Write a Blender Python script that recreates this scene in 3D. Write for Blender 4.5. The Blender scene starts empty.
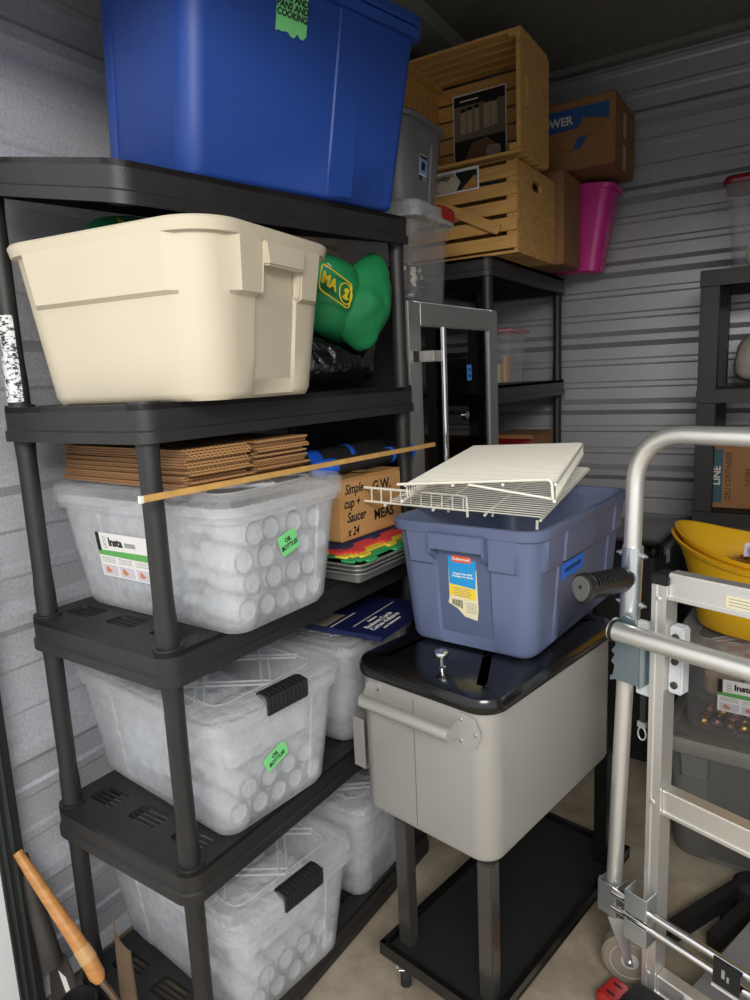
import bpy, bmesh, math, random
from math import sin, cos, pi, radians, sqrt, atan2
from mathutils import Vector, Matrix, noise
random.seed(7)
SC = bpy.context.scene
COL = SC.collection

# ---------------------------------------------------------------- materials
def lin(c):
    f = lambda v: v / 12.92 if v <= .04045 else ((v + .055) / 1.055) ** 2.4
    return tuple(f(v / 255.) for v in c) + (1.,)

MATS = {}
def mat(name, c, rough=.5, metal=0., spec=.5, bump=0., bscale=60., var=0., vscale=8., coat=0., aniso=None, bdist=.003):
    if name in MATS:
        return MATS[name]
    m = bpy.data.materials.new(name); m.use_nodes = True
    nt = m.node_tree; p = nt.nodes['Principled BSDF']
    col = lin(c)
    p.inputs['Base Color'].default_value = col
    p.inputs['Roughness'].default_value = rough
    p.inputs['Metallic'].default_value = metal
    p.inputs['Specular IOR Level'].default_value = spec
    p.inputs['Coat Weight'].default_value = coat
    p.inputs['Coat Roughness'].default_value = .05
    tc = nt.nodes.new('ShaderNodeTexCoord')
    if var:
        n = nt.nodes.new('ShaderNodeTexNoise'); n.inputs['Scale'].default_value = vscale; n.inputs['Detail'].default_value = 6
        mp = nt.nodes.new('ShaderNodeMapping')
        if aniso: mp.inputs['Scale'].default_value = aniso
        nt.links.new(tc.outputs['Object'], mp.inputs['Vector']); nt.links.new(mp.outputs['Vector'], n.inputs['Vector'])
        r = nt.nodes.new('ShaderNodeValToRGB')
        r.color_ramp.elements[0].position = .3; r.color_ramp.elements[1].position = .7
        r.color_ramp.elements[0].color = tuple(max(0, v * (1 - var)) for v in col[:3]) + (1,)
        r.color_ramp.elements[1].color = tuple(min(1, v * (1 + var)) for v in col[:3]) + (1,)
        nt.links.new(n.outputs['Fac'], r.inputs['Fac']); nt.links.new(r.outputs['Color'], p.inputs['Base Color'])
    if bump:
        n = nt.nodes.new('ShaderNodeTexNoise'); n.inputs['Scale'].default_value = bscale; n.inputs['Detail'].default_value = 3
        b = nt.nodes.new('ShaderNodeBump'); b.inputs['Strength'].default_value = bump; b.inputs['Distance'].default_value = bdist
        nt.links.new(tc.outputs['Object'], n.inputs['Vector']); nt.links.new(n.outputs['Fac'], b.inputs['Height'])
        nt.links.new(b.outputs['Normal'], p.inputs['Normal'])
    MATS[name] = m
    return m

def clear_mat(name, c, fac, rough=.3, haze=None):
    """milky see-through plastic: part passes straight through, part is a white scattering skin"""
    if name in MATS: return MATS[name]
    m = bpy.data.materials.new(name); m.use_nodes = True
    nt = m.node_tree; nt.nodes.clear()
    out = nt.nodes.new('ShaderNodeOutputMaterial')
    tr = nt.nodes.new('ShaderNodeBsdfTransparent'); tr.inputs['Color'].default_value = (.97, .97, .97, 1)
    p = nt.nodes.new('ShaderNodeBsdfPrincipled'); p.inputs['Base Color'].default_value = lin(c); p.inputs['Roughness'].default_value = rough
    tl = nt.nodes.new('ShaderNodeBsdfTranslucent'); tl.inputs['Color'].default_value = lin(c)
    mx = nt.nodes.new('ShaderNodeMixShader'); mx.inputs[0].default_value = .4
    nt.links.new(p.outputs[0], mx.inputs[1]); nt.links.new(tl.outputs[0], mx.inputs[2])
    m2 = nt.nodes.new('ShaderNodeMixShader'); m2.inputs[0].default_value = fac
    if haze:
        tc = nt.nodes.new('ShaderNodeTexCoord'); n = nt.nodes.new('ShaderNodeTexNoise')
        n.inputs['Scale'].default_value = 35; n.inputs['Detail'].default_value = 8; n.inputs['Roughness'].default_value = .7
        mr = nt.nodes.new('ShaderNodeMapRange'); mr.inputs[1].default_value = .3; mr.inputs[2].default_value = .7
        mr.inputs[3].default_value = fac - haze; mr.inputs[4].default_value = fac + haze
        nt.links.new(tc.outputs['Object'], n.inputs['Vector']); nt.links.new(n.outputs['Fac'], mr.inputs[0])
        nt.links.new(mr.outputs[0], m2.inputs[0])
    nt.links.new(tr.outputs[0], m2.inputs[1]); nt.links.new(mx.outputs[0], m2.inputs[2])
    nt.links.new(m2.outputs[0], out.inputs[0])
    MATS[name] = m
    return m

def glass_dark(name):
    m = bpy.data.materials.new(name); m.use_nodes = True
    nt = m.node_tree; nt.nodes.clear()
    out = nt.nodes.new('ShaderNodeOutputMaterial')
    tr = nt.nodes.new('ShaderNodeBsdfTransparent'); tr.inputs['Color'].default_value = (.35, .36, .37, 1)
    g = nt.nodes.new('ShaderNodeBsdfGlossy'); g.inputs['Roughness'].default_value = .02; g.inputs['Color'].default_value = (1, 1, 1, 1)
    fr = nt.nodes.new('ShaderNodeFresnel'); fr.inputs['IOR'].default_value = 1.6
    mx = nt.nodes.new('ShaderNodeMixShader')
    nt.links.new(fr.outputs[0], mx.inputs[0]); nt.links.new(tr.outputs[0], mx.inputs[1]); nt.links.new(g.outputs[0], mx.inputs[2])
    nt.links.new(mx.outputs[0], out.inputs[0])
    return m

# ---------------------------------------------------------------- mesh building
class MB:
    def __init__(s): s.v = []; s.f = []
    def add(s, vs, fs):
        b = len(s.v); s.v += [tuple(v) for v in vs]; s.f += [tuple(i + b for i in f) for f in fs]; return s
    def xf(s, M, start=0):
        for i in range(start, len(s.v)): s.v[i] = tuple(M @ Vector(s.v[i]))
        return s

def obj(name, mb, m, parent=None, smooth=True, angle=35, bevel=0., loc=None):
    me = bpy.data.meshes.new(name); me.from_pydata(mb.v, [], mb.f); me.validate(verbose=False)
    bm = bmesh.new(); bm.from_mesh(me)
    bmesh.ops.remove_doubles(bm, verts=bm.verts, dist=1e-6)
    bmesh.ops.recalc_face_normals(bm, faces=bm.faces)
    if bevel:
        es = [e for e in bm.edges if len(e.link_faces) == 2 and e.calc_face_angle(0) > .6]
        bmesh.ops.bevel(bm, geom=es, offset=bevel, segments=2, affect='EDGES', clamp_overlap=True)
    bm.to_mesh(me); bm.free()
    if smooth:
        me.polygons.foreach_set('use_smooth', [True] * len(me.polygons))
        me.set_sharp_from_angle(angle=radians(angle))
    me.materials.append(m)
    o = bpy.data.objects.new(name, me); COL.objects.link(o)
    if parent: o.parent = parent
    if loc: o.location = loc
    return o

def box(c, s, M=None):
    x, y, z = (v / 2 for v in s)
    vs = [Vector((c[0] + a * x, c[1] + b * y, c[2] + d * z)) for a in (-1, 1) for b in (-1, 1) for d in (-1, 1)]
    if M: vs = [M @ v for v in vs]
    return vs, [(0, 1, 3, 2), (4, 6, 7, 5), (0, 4, 5, 1), (2, 3, 7, 6), (0, 2, 6, 4), (1, 5, 7, 3)]

def frames(pts, closed=False):
    pts = [Vector(p) for p in pts]; n = len(pts); T = []
    for i in range(n):
        a = pts[i - 1] if (i > 0 or closed) else pts[i]; b = pts[(i + 1) % n] if (i < n - 1 or closed) else pts[i]
        T.append((b - a).normalized())
    up = Vector((0, 0, 1)) if abs(T[0].z) < .9 else Vector((1, 0, 0))
    N = [T[0].cross(up).normalized()]
    for i in range(1, n):
        v = N[-1] - T[i] * N[-1].dot(T[i]); N.append(v.normalized() if v.length > 1e-6 else N[-1])
    return pts, T, N

def tube(pts, r, n=10, closed=False, caps=True):
    pts, T, N = frames(pts, closed); vs = []; fs = []; k = len(pts)
    rr = r if isinstance(r, (list, tuple)) else [r] * k
    for i in range(k):
        B = T[i].cross(N[i])
        for j in range(n):
            a = 2 * pi * j / n; vs.append(pts[i] + (N[i] * cos(a) + B * sin(a)) * rr[i])
    for i in range(k - (0 if closed else 1)):
        for j in range(n):
            a = i * n + j; b = i * n + (j + 1) % n; c = ((i + 1) % k) * n + (j + 1) % n; d = ((i + 1) % k) * n + j
            fs.append((a, b, c, d))
    if caps and not closed: fs += [tuple(range(n)), tuple(range((k - 1) * n, k * n))]
    return vs, fs

def cyl(p0, p1, r, n=16, r2=None): return tube([p0, p1], [r, r if r2 is None else r2], n)

def arc_path(pts, rad, seg=6):
    """polyline with its corners rounded"""
    P = [Vector(p) for p in pts]; out = [P[0]]
    for i in range(1, len(P) - 1):
        a = (P[i - 1] - P[i]); b = (P[i + 1] - P[i]); r = min(rad, a.length * .49, b.length * .49)
        a = P[i] + a.normalized() * r; b = P[i] + b.normalized() * r
        for k in range(seg + 1):
            t = k / seg; out.append(a * (1 - t) ** 2 + P[i] * 2 * t * (1 - t) + b * t * t)
    out.append(P[-1]); return out

def lathe(prof, n=24, M=None):
    vs = []; fs = []
    for r, z in prof:
        for j in range(n):
            a = 2 * pi * j / n; vs.append(Vector((r * cos(a), r * sin(a), z)))
    for i in range(len(prof) - 1):
        for j in range(n):
            fs.append((i * n + j, i * n + (j + 1) % n, (i + 1) * n + (j + 1) % n, (i + 1) * n + j))
    fs += [tuple(range(n)), tuple(range((len(prof) - 1) * n, len(prof) * n))]
    if M: vs = [M @ v for v in vs]
    return vs, fs

def rring(hx, hy, r, z, nc=5, ex=(), ey=(), off=None, cx=0., cy=0.):
    """one level of a rounded rectangle; ex / ey are extra points along the sides, off(side, pos) pushes them outward"""
    r = min(r, hx - 1e-4, hy - 1e-4); P = []
    def side(nm, ends, posn, fn):
        seq = [ends[0]] + sorted(posn, reverse=ends[0] > ends[1]) + [ends[1]]
        for p in seq:
            p = max(min(p, max(ends)), min(ends)); P.append(fn(p, off(nm, p) if off else 0.))
    def corner(px, py, a0):
        for k in range(1, nc):
            a = a0 + pi / 2 * k / nc; P.append((cx + px + r * cos(a), cy + py + r * sin(a), z))
    side('+x', (-(hy - r), hy - r), ey, lambda p, o: (cx + hx + o, cy + p, z)); corner(hx - r, hy - r, 0)
    side('+y', (hx - r, -(hx - r)), ex, lambda p, o: (cx + p, cy + hy + o, z)); corner(-(hx - r), hy - r, pi / 2)
    side('-x', (hy - r, -(hy - r)), ey, lambda p, o: (cx - hx - o, cy + p, z)); corner(-(hx - r), -(hy - r), pi)
    side('-y', (-(hx - r), hx - r), ex, lambda p, o: (cx + p, cy - hy - o, z)); corner(hx - r, -(hy - r), 1.5 * pi)
    return P

def loft(rings, cap0=True, cap1=True):
    n = len(rings[0]); vs = [p for r in rings for p in r]; fs = []
    for i in range(len(rings) - 1):
        for j in range(n):
            fs.append((i * n + j, i * n + (j + 1) % n, (i + 1) * n + (j + 1) % n, (i + 1) * n + j))
    if cap0: fs.append(tuple(range(n)))
    if cap1: fs.append(tuple(range((len(rings) - 1) * n, len(rings) * n)))
    return vs, fs

def prism(poly, d, M=None):
    """polygon in xy, thickness d along +z"""
    n = len(poly); vs = [Vector((x, y, 0)) for x, y in poly] + [Vector((x, y, d)) for x, y in poly]
    if M: vs = [M @ v for v in vs]
    return vs, [tuple(range(n)), tuple(range(n, 2 * n))] + [(i, (i + 1) % n, n + (i + 1) % n, n + i) for i in range(n)]

def frame(o, x, y):
    x = Vector(x).normalized(); y = Vector(y); y = (y - x * y.dot(x)).normalized(); z = x.cross(y)
    M = Matrix((x, y, z)).transposed().to_4x4(); M.translation = Vector(o); return M

def rounded_poly(w, h, r, n=4, cx=0, cy=0):
    P = []
    for px, py, a0 in ((w / 2 - r, h / 2 - r, 0), (-w / 2 + r, h / 2 - r, pi / 2), (-w / 2 + r, -h / 2 + r, pi), (w / 2 - r, -h / 2 + r, 1.5 * pi)):
        for k in range(n + 1):
            a = a0 + pi / 2 * k / n; P.append((cx + px + r * cos(a), cy + py + r * sin(a)))
    return P

def plate_with_holes(outer, holes, z0, z1):
    """flat plate with through holes"""
    bm = bmesh.new(); loops = []
    for z in (z0, z1):
        L = []
        for lp in [outer] + holes:
            L.append([bm.verts.new((x, y, z)) for x, y in lp])
        loops.append(L)
        es = [bm.edges.new((l[i], l[(i + 1) % len(l)])) for l in L for i in range(len(l))]
        bmesh.ops.triangle_fill(bm, edges=es, use_beauty=True)
    for a, b in zip(*loops):
        for i in range(len(a)):
            j = (i + 1) % len(a)
            bm.faces.new((a[i], a[j], b[j], b[i]))
    bm.verts.index_update()
    vs = [v.co.copy() for v in bm.verts]; fs = [tuple(v.index for v in f.verts) for f in bm.faces]; bm.free()
    return vs, fs

def pillow(outline, thick, rings=9, seed=0, wr=.012, wf=9., sub=4, flat=1.):
    """a stuffed bag: outline in xy (star shaped about its centre), bulging along +-z, wrinkled"""
    P = [Vector((x, y, 0)) for x, y in outline]
    for _ in range(sub if sub < 3 else 2):
        Q = []
        for i in range(len(P)):
            a, b = P[i], P[(i + 1) % len(P)]; Q += [a * .75 + b * .25, a * .25 + b * .75]
        P = Q
    c = sum(P, Vector()) / len(P); n = len(P); lv = []
    for sgn in (1, -1):
        for k in range(rings):
            s = 1 - k / rings
            if sgn < 0 and k == 0: continue
            lv.append((s, sgn * thick * (1 - s ** 2.2) ** .6 * (1 if sgn > 0 else flat)))
    order = [l for l in lv if l[1] > 0][::-1] + [l for l in lv if l[1] == 0] + [l for l in lv if l[1] < 0]
    vs = []; fs = []
    for s, z in order:
        for p in P:
            q = c + (p - c) * s; q.z = z
            d = noise.noise_vector(q * wf + Vector((seed * 7.3, seed, 0))) * wr + noise.noise_vector(q * wf * 3 + Vector((0, seed, seed))) * wr * .45
            vs.append(q + d)
    m = len(order)
    for i in range(m - 1):
        for j in range(n):
            fs.append((i * n + j, i * n + (j + 1) % n, (i + 1) * n + (j + 1) % n, (i + 1) * n + j))
    for i, zz in ((0, thick), (m - 1, -thick * flat)):
        vs.append(Vector((c.x, c.y, zz))); k = len(vs) - 1
        for j in range(n): fs.append((i * n + j, i * n + (j + 1) % n, k))
    return vs, fs

def text(name, s, size, m, parent, M, align='CENTER', shear=0., bold=0., sx=1., space=1., lines=1.):
    cu = bpy.data.curves.new('t', 'FONT'); cu.body = s; cu.size = size; cu.align_x = align; cu.align_y = 'CENTER'
    cu.shear = shear; cu.offset = bold; cu.space_character = space; cu.space_line = lines; cu.resolution_u = 3; cu.extrude = .0002
    to = bpy.data.objects.new('t', cu); COL.objects.link(to)
    dg = bpy.context.evaluated_depsgraph_get()
    me = bpy.data.meshes.new_from_object(to.evaluated_get(dg)); bpy.data.objects.remove(to); bpy.data.curves.remove(cu)
    me.transform(M @ Matrix.Diagonal((sx, 1, 1, 1))); me.name = name
    me.materials.clear(); me.materials.append(m)
    o = bpy.data.objects.new(name, me); COL.objects.link(o); o.parent = parent
    return o

def tag(o, label=None, cat=None, group=None, kind=None):
    if label: o['label'] = label
    if cat: o['category'] = cat
    if group: o['group'] = group
    if kind: o['kind'] = kind
    return o

def thing(name, label, cat, loc=(0, 0, 0), rz=0., group=None, rot=None):
    o = bpy.data.objects.new(name, None); COL.objects.link(o); o.empty_display_size = .05
    o.location = loc; o.rotation_euler = rot if rot else (0, 0, rz)
    return tag(o, label, cat, group)

def struct(name, mb, m, **k):
    return tag(obj(name, mb, m, **k), kind='structure')

def copy_tree(o, parent=None):
    c = o.copy(); COL.objects.link(c)
    if parent: c.parent = parent
    for ch in list(o.children): copy_tree(ch, c)
    return c

# the wire shelf units and bins stand a little askew to the room
TH = radians(2.306)
def sh(x, y, z): return (x * cos(TH) + y * sin(TH), -x * sin(TH) + y * cos(TH), z)

# ---------------------------------------------------------------- palette
M_black = mat('black shelf plastic', (36, 35, 35), .5, bump=.25, bscale=400, var=.15, vscale=15)
M_blackgloss = mat('black gloss enamel', (15, 15, 15), .2, coat=.15)
M_blackmatte = mat('matte black', (24, 24, 25), .6)
M_blackfoam = mat('black foam', (28, 29, 31), .75)
M_blue = mat('blue tote plastic', (29, 64, 140), .5, bump=.08, bscale=500)
M_beige = mat('almond tote plastic', (198, 187, 165), .45, bump=.08, bscale=500, var=.03, vscale=5)
M_slate = mat('slate blue plastic', (96, 106, 136), .45, bump=.08, bscale=500, var=.04)
M_clear = clear_mat('cloudy bin plastic', (240, 242, 245), .37, .24, haze=.09)
M_clearlid = clear_mat('cloudy lid plastic', (238, 240, 242), .26, .25, haze=.04)
M_lattice = clear_mat('lid lattice plastic', (236, 238, 240), .42, .25)
M_clear2 = clear_mat('clear bin plastic', (222, 224, 228), .11, .10, haze=.03)
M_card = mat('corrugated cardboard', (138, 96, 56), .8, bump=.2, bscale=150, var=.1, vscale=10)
M_cardlt = mat('light cardboard', (196, 148, 92), .75, bump=.15, bscale=120, var=.07, vscale=9)
M_cardedge = mat('cardboard fluted edge', (150, 102, 60), .85, bump=.9, bscale=260, var=.4, vscale=150)
M_carddk = mat('brown cardboard', (136, 98, 62), .8, bump=.2, bscale=150, var=.08)
M_wood = mat('pine wood', (204, 156, 88), .6, bump=.15, bscale=60, var=.16, vscale=5, aniso=(1.5, 6, 14))
M_handle = mat('varnished ash handle', (190, 132, 74), .45, var=.2, vscale=20, aniso=(1, 1, 4))
M_stick = mat('pale wood stick', (205, 160, 92), .5, var=.12, vscale=30)
M_alu = mat('brushed aluminium', (232, 230, 224), .38, .8, bump=.03, bscale=300)
M_zinc = mat('zinc plated steel', (208, 214, 216), .28, .85, var=.1, vscale=20)
M_chrome = mat('chrome', (225, 225, 225), .08, 1.)
M_steel = mat('stainless steel', (164, 164, 162), .34, .65)
M_greycart = mat('grey painted steel', (168, 165, 160), .32, .25, spec=.6)
M_greycart2 = mat('grey painted metal handle', (176, 173, 168), .35, .4)
M_darkleg = mat('dark chrome leg', (96, 93, 89), .22, .7)
M_white = mat('white wire coating', (232, 228, 214), .4)
M_paper = mat('white paper', (228, 226, 222), .6)
M_cream = mat('cream paper', (226, 216, 178), .6)
M_lab_green = mat('green print', (96, 168, 88), .5)
M_ink = mat('black ink', (22, 22, 26), .6)
M_greyink = mat('grey ink', (150, 150, 150), .6)
M_tape_g = mat('green masking tape', (120, 208, 130), .65)
M_tape_b = mat('blue painter tape', (34, 116, 226), .55)
M_orange = mat('orange red print', (226, 92, 56), .5)
M_cyan = mat('cyan print', (36, 148, 210), .5)
M_yellowp = mat('yellow print', (240, 206, 48), .5)
M_skin = mat('hand print', (196, 130, 100), .6)
M_gbag = mat('green fabric', (14, 118, 66), .7, bump=.3, bscale=500, var=.1, vscale=5)
M_yel_ink = mat('yellow ink', (226, 196, 40), .6)
M_bbag = mat('black bin liner film', (15, 15, 17), .22, bump=1., bscale=16, spec=.8, bdist=.03)
M_greybag = mat('grey plastic wrap', (178, 170, 162), .35, bump=.6, bscale=40, var=.15)
M_greytote = mat('grey tote plastic', (108, 108, 104), .45)
M_greybin = mat('grey bin plastic', (112, 112, 113), .4, bump=.15, bscale=500)
M_pink = mat('magenta plastic', (206, 40, 138), .4)
M_red = mat('red plastic', (158, 30, 28), .4)
M_yellow = mat('yellow tub plastic', (236, 182, 34), .4)
M_foam_r = mat('red foam', (224, 66, 70), .7, bump=.2, bscale=300)
M_foam_y = mat('yellow foam', (232, 204, 60), .7, bump=.2, bscale=300)
M_foam_g = mat('green foam', (50, 160, 96), .7, bump=.2, bscale=300)
M_foam_b = mat('navy foam', (38, 44, 84), .7, bump=.2, bscale=300)
M_hose = mat('green cord', (34, 66, 48), .5)
M_bluegrip = mat('blue rubber', (32, 104, 226), .5)
M_navy = mat('navy card', (24, 32, 76), .4)
M_tan = mat('tan rubber', (128, 118, 104), .7, var=.1)
M_hub = mat('grey wheel hub', (172, 168, 164), .5)
M_rust = mat('rusty steel', (112, 92, 74), .6, .4, bump=.3, bscale=60, var=.35, vscale=9)
M_darksteel = mat('dark forged steel', (72, 68, 64), .5, .5, bump=.2, bscale=50, var=.3, vscale=9)
M_bottle = mat('bottle plastic', (204, 208, 214), .3, coat=.2)
M_bottlerim = mat('bottle base rim', (44, 47, 54), .4)
M_bubble = mat('crumpled film', (214, 218, 226), .25, bump=1., bscale=38, var=.22, vscale=26, bdist=.012)
M_glass = glass_dark('tinted door glass')

# ---------------------------------------------------------------- the storage unit
def wall_material(name, base):
    m = mat(name, base, .42, .45, bump=.12, bscale=220, var=.14, vscale=160)
    return m
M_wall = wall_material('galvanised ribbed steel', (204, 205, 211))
M_wall_shaded = wall_material('galvanised ribbed steel shaded tone', (168, 168, 171))  # same steel as the side walls, the back's dimness put into a darker base
M_ceil = mat('dark ceiling sheet', (112, 110, 102), .7, var=.12, vscale=12)
M_beam = mat('ceiling purlin paint', (134, 132, 122), .6)
M_whitewall = mat('white painted partition', (226, 228, 230), .6)
M_track = mat('door track steel', (86, 96, 94), .4, .5)
M_trackdk = mat('door track groove shade', (26, 26, 27), .6)

def concrete():
    m = mat('concrete floor', (150, 138, 118), .6, bump=.15, bscale=90)
    nt = m.node_tree; p = nt.nodes['Principled BSDF']
    tc = nt.nodes.new('ShaderNodeTexCoord')
    a = nt.nodes.new('ShaderNodeTexNoise'); a.inputs['Scale'].default_value = 4; a.inputs['Detail'].default_value = 10; a.inputs['Roughness'].default_value = .65
    r = nt.nodes.new('ShaderNodeValToRGB')
    r.color_ramp.elements[0].position = .35; r.color_ramp.elements[0].color = lin((138, 125, 106))
    r.color_ramp.elements[1].position = .68; r.color_ramp.elements[1].color = lin((192, 180, 160))
    nt.links.new(tc.outputs['Object'], a.inputs['Vector']); nt.links.new(a.outputs['Fac'], r.inputs['Fac']); nt.links.new(r.outputs['Color'], p.inputs['Base Color'])
    return m
M_floor = concrete()

def rib_profile(z0, z1):
    """(height, outward) points of a ribbed steel sheet: one tall rib a foot, two low ones between"""
    P = [(z0, 0)]
    for k in range(-1, 12):
        c = .912 + .3017 * (k - 3)
        for dz, o in ((-.036, 0), (-.013, .027), (.013, .027), (.036, 0)): P.append((c + dz, o))
        for q in (.1005, .2012):
            for dz, o in ((-.017, 0), (-.009, .005), (.009, .005), (.017, 0)): P.append((c + q + dz, o))
    return [p for p in P if z0 <= p[0] < z1] + [(z1, 0)] if P[0][0] >= z0 else P

def ribbed(a, b, nrm, z0=0., z1=2.67):
    P = sorted(set(rib_profile(z0, z1))); a = Vector(a); b = Vector(b); n = Vector(nrm); vs = []; fs = []
    for z, o in P:
        for e in (a, b): vs.append(e + n * o + Vector((0, 0, z)))
    k = len(P)
    for z, o in P:
        for e in (a, b): vs.append(e - n * .03 + Vector((0, 0, z)))
    for i in range(k - 1):
        fs.append((2 * i, 2 * i + 1, 2 * i + 3, 2 * i + 2)); q = 2 * k
        fs.append((q + 2 * i, q + 2 * i + 2, q + 2 * i + 3, q + 2 * i + 1))
        fs.append((2 * i, 2 * i + 2, q + 2 * i + 2, q + 2 * i)); fs.append((2 * i + 1, q + 2 * i + 1, q + 2 * i + 3, 2 * i + 3))
    fs.append((0, 2 * k, 2 * k + 1, 1)); fs.append((2 * k - 2, 2 * k - 1, 4 * k - 1, 4 * k - 2))
    return MB().add(vs, fs)

WX0, WX1, WY1, CEIL = -.5, 1.98, 2.5, 2.67
struct('wall_left', ribbed((WX0, -.06, 0), (WX0, WY1, 0), (1, 0, 0)), M_wall, smooth=False)
struct('wall_back', ribbed((WX0, WY1, 0), (WX1, WY1, 0), (0, -1, 0)), M_wall_shaded, smooth=False)
struct('wall_right', ribbed((WX1, -.06, 0), (WX1, WY1, 0), (-1, 0, 0)), M_wall, smooth=False)
struct('floor', MB().add(*box((.6, .1, -.05), (3.6, 5.4, .1))), M_floor, smooth=False)
struct('ceiling', MB().add(*box((.74, 1.2, CEIL + .03), (2.62, 2.75, .06))), M_ceil, smooth=False)
struct('trim_1', MB().add(*box((-.33, 1.2, CEIL - .03), (.14, 2.55, .06))), M_beam, smooth=False)
struct('trim_2', MB().add(*box((.75, WY1 - .035, CEIL - .012), (2.44, .05, .024))), M_ceil, smooth=False)
struct('wall_front', MB().add(*box((-.62, -.61, 1.34), (.335, .978, 2.68))).add(*box((.74, -.14, 2.38), (2.6, .1, .60))), M_whitewall, smooth=False)
tk = MB()
for y0, y1, x in ((-.142, -.135, -.446), (-.112, -.106, -.446), (-.086, -.07, -.444)): tk.add(*box(((x - .5) / 2 + .0, (y0 + y1) / 2, 1.15), (x + .452 + .05, y1 - y0, 2.3)))
door = thing('door_1', 'roll-up door guide track at the left of the opening', 'door track', (0, 0, 0)); door['kind'] = 'structure'
del door['category']
MBt = MB().add(*box((-.476, -.0955, 1.15), (.047, .051, 2.3)))
obj('guide_track', MBt, M_track, door, smooth=False)
for y0, y1 in ((-.121, -.114), (-.102, -.097), (-.084, -.070)):
    obj('guide_groove_shade', MB().add(*box((-.4505, (y0 + y1) / 2, 1.15), (.011, y1 - y0, 2.3))), M_trackdk, door, smooth=False)  # dark strips stand in for the track's shaded grooves and its black edge

# ---------------------------------------------------------------- resin shelf units
def shelf_deck(x0, x1, y0, y1, th=.065):
    cx, cy, hx, hy = (x0 + x1) / 2, (y0 + y1) / 2, (x1 - x0) / 2, (y1 - y0) / 2
    mb = MB()
    outer = [(p[0], p[1]) for p in rring(hx, hy, .035, 0, 6, cx=cx, cy=cy)]
    holes = []; bars = []
    nx, ny = 3, 6
    for i in range(nx):
        for j in range(ny):
            hxc = x0 + .085 + (x1 - x0 - .17) * i / (nx - 1); hyc = y0 + .085 + (y1 - y0 - .17) * j / (ny - 1)
            holes.append(rounded_poly(.085, .05, .01, 3, hxc, hyc)); bars.append((hxc, hyc))
    mb.add(*plate_with_holes(outer, holes, -.010, 0))
    for bx, by in bars:
        for k in (-1, 0, 1): mb.add(*box((bx, by + k * .0125, -.007), (.088, .0035, .006)))
    R = lambda e, z: rring(hx + e, hy + e, .035 + e, z, 6, cx=cx, cy=cy)
    mb.add(*loft([R(0, -.0), R(0, -.043), R(.004, -.046), R(.004, -th), R(-.010, -th), R(-.010, -.0101)], False, False))
    for k in range(1, 5):   # stiffening ribs below the deck
        yy = y0 + (y1 - y0) * k / 5; mb.add(*box((cx, yy, -.025), (2 * hx - .03, .006, .03)))
    for k in (1, 2):
        xx = x0 + (x1 - x0) * k / 3; mb.add(*box((xx, cy, -.0245), (.006, 2 * hy - .03, .03)))
    return mb

def shelf_unit(label, loc, rz, zs, top_tilt=None, LX=.38, LY=.815):
    t = thing('shelf_unit', label, 'shelf unit', loc, rz, 'black resin shelf units')
    def topz(x, y): return top_tilt(x, y) if top_tilt else zs[-1]
    for k, z in enumerate(zs):
        mb = shelf_deck(-LX - .03, .03, -.03, LY + .03)
        if k == len(zs) - 1 and top_tilt:
            mb.v = [(x, y, zz + topz(x, y)) for x, y, zz in mb.v]
            o = obj('shelf', mb, M_black, t, angle=40)
        else:
            o = obj('shelf', mb, M_black, t, angle=40, loc=(0, 0, z))
        for x in (0, -LX):          # moulded sockets that take the posts
            for y in (0, LY):
                zz = topz(x, y) if k == len(zs) - 1 else 0
                sk = MB()
                if k < len(zs) - 1: sk.add(*lathe([(.0215, -.06), (.0275, -.06), (.0275, .004), (.0215, .004)], 20, Matrix.Translation((x, y, zz))))
                else: sk.add(*lathe([(.0215, -.062), (.0255, -.062), (.0255, -.01), (.0215, -.01)], 20, Matrix.Translation((x, y, zz))))
                obj('post_socket', sk, M_black, o)
    for k in range(len(zs) - 1):
        for x in (0, -LX):
            for y in (0, LY):
                if top_tilt and k == len(zs) - 2 and x == 0 and y == 0: continue      # this post is missing: the tier sags there
                z1 = (topz(x, y) if k == len(zs) - 2 else zs[k + 1]) - .012
                obj('post', MB().add(*lathe([(.0205, zs[k] - .02), (.0205, zs[k] + .05), (.0185, zs[k] + .09), (.0185, z1 - .09), (.0205, z1 - .05), (.0205, z1)], 20, Matrix.Translation((x, y, 0)))), M_black, t)
    return t

TILT = lambda x, y: 1.737 - .205 * (x - .03) + .056 * (y + .03)
front_shelf = shelf_unit('tall black five-tier resin shelf unit in the left foreground holding totes and clear bins', (0, 0, 0), -TH,
           [.075, .505, .935, 1.365, 1.73], TILT)
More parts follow.
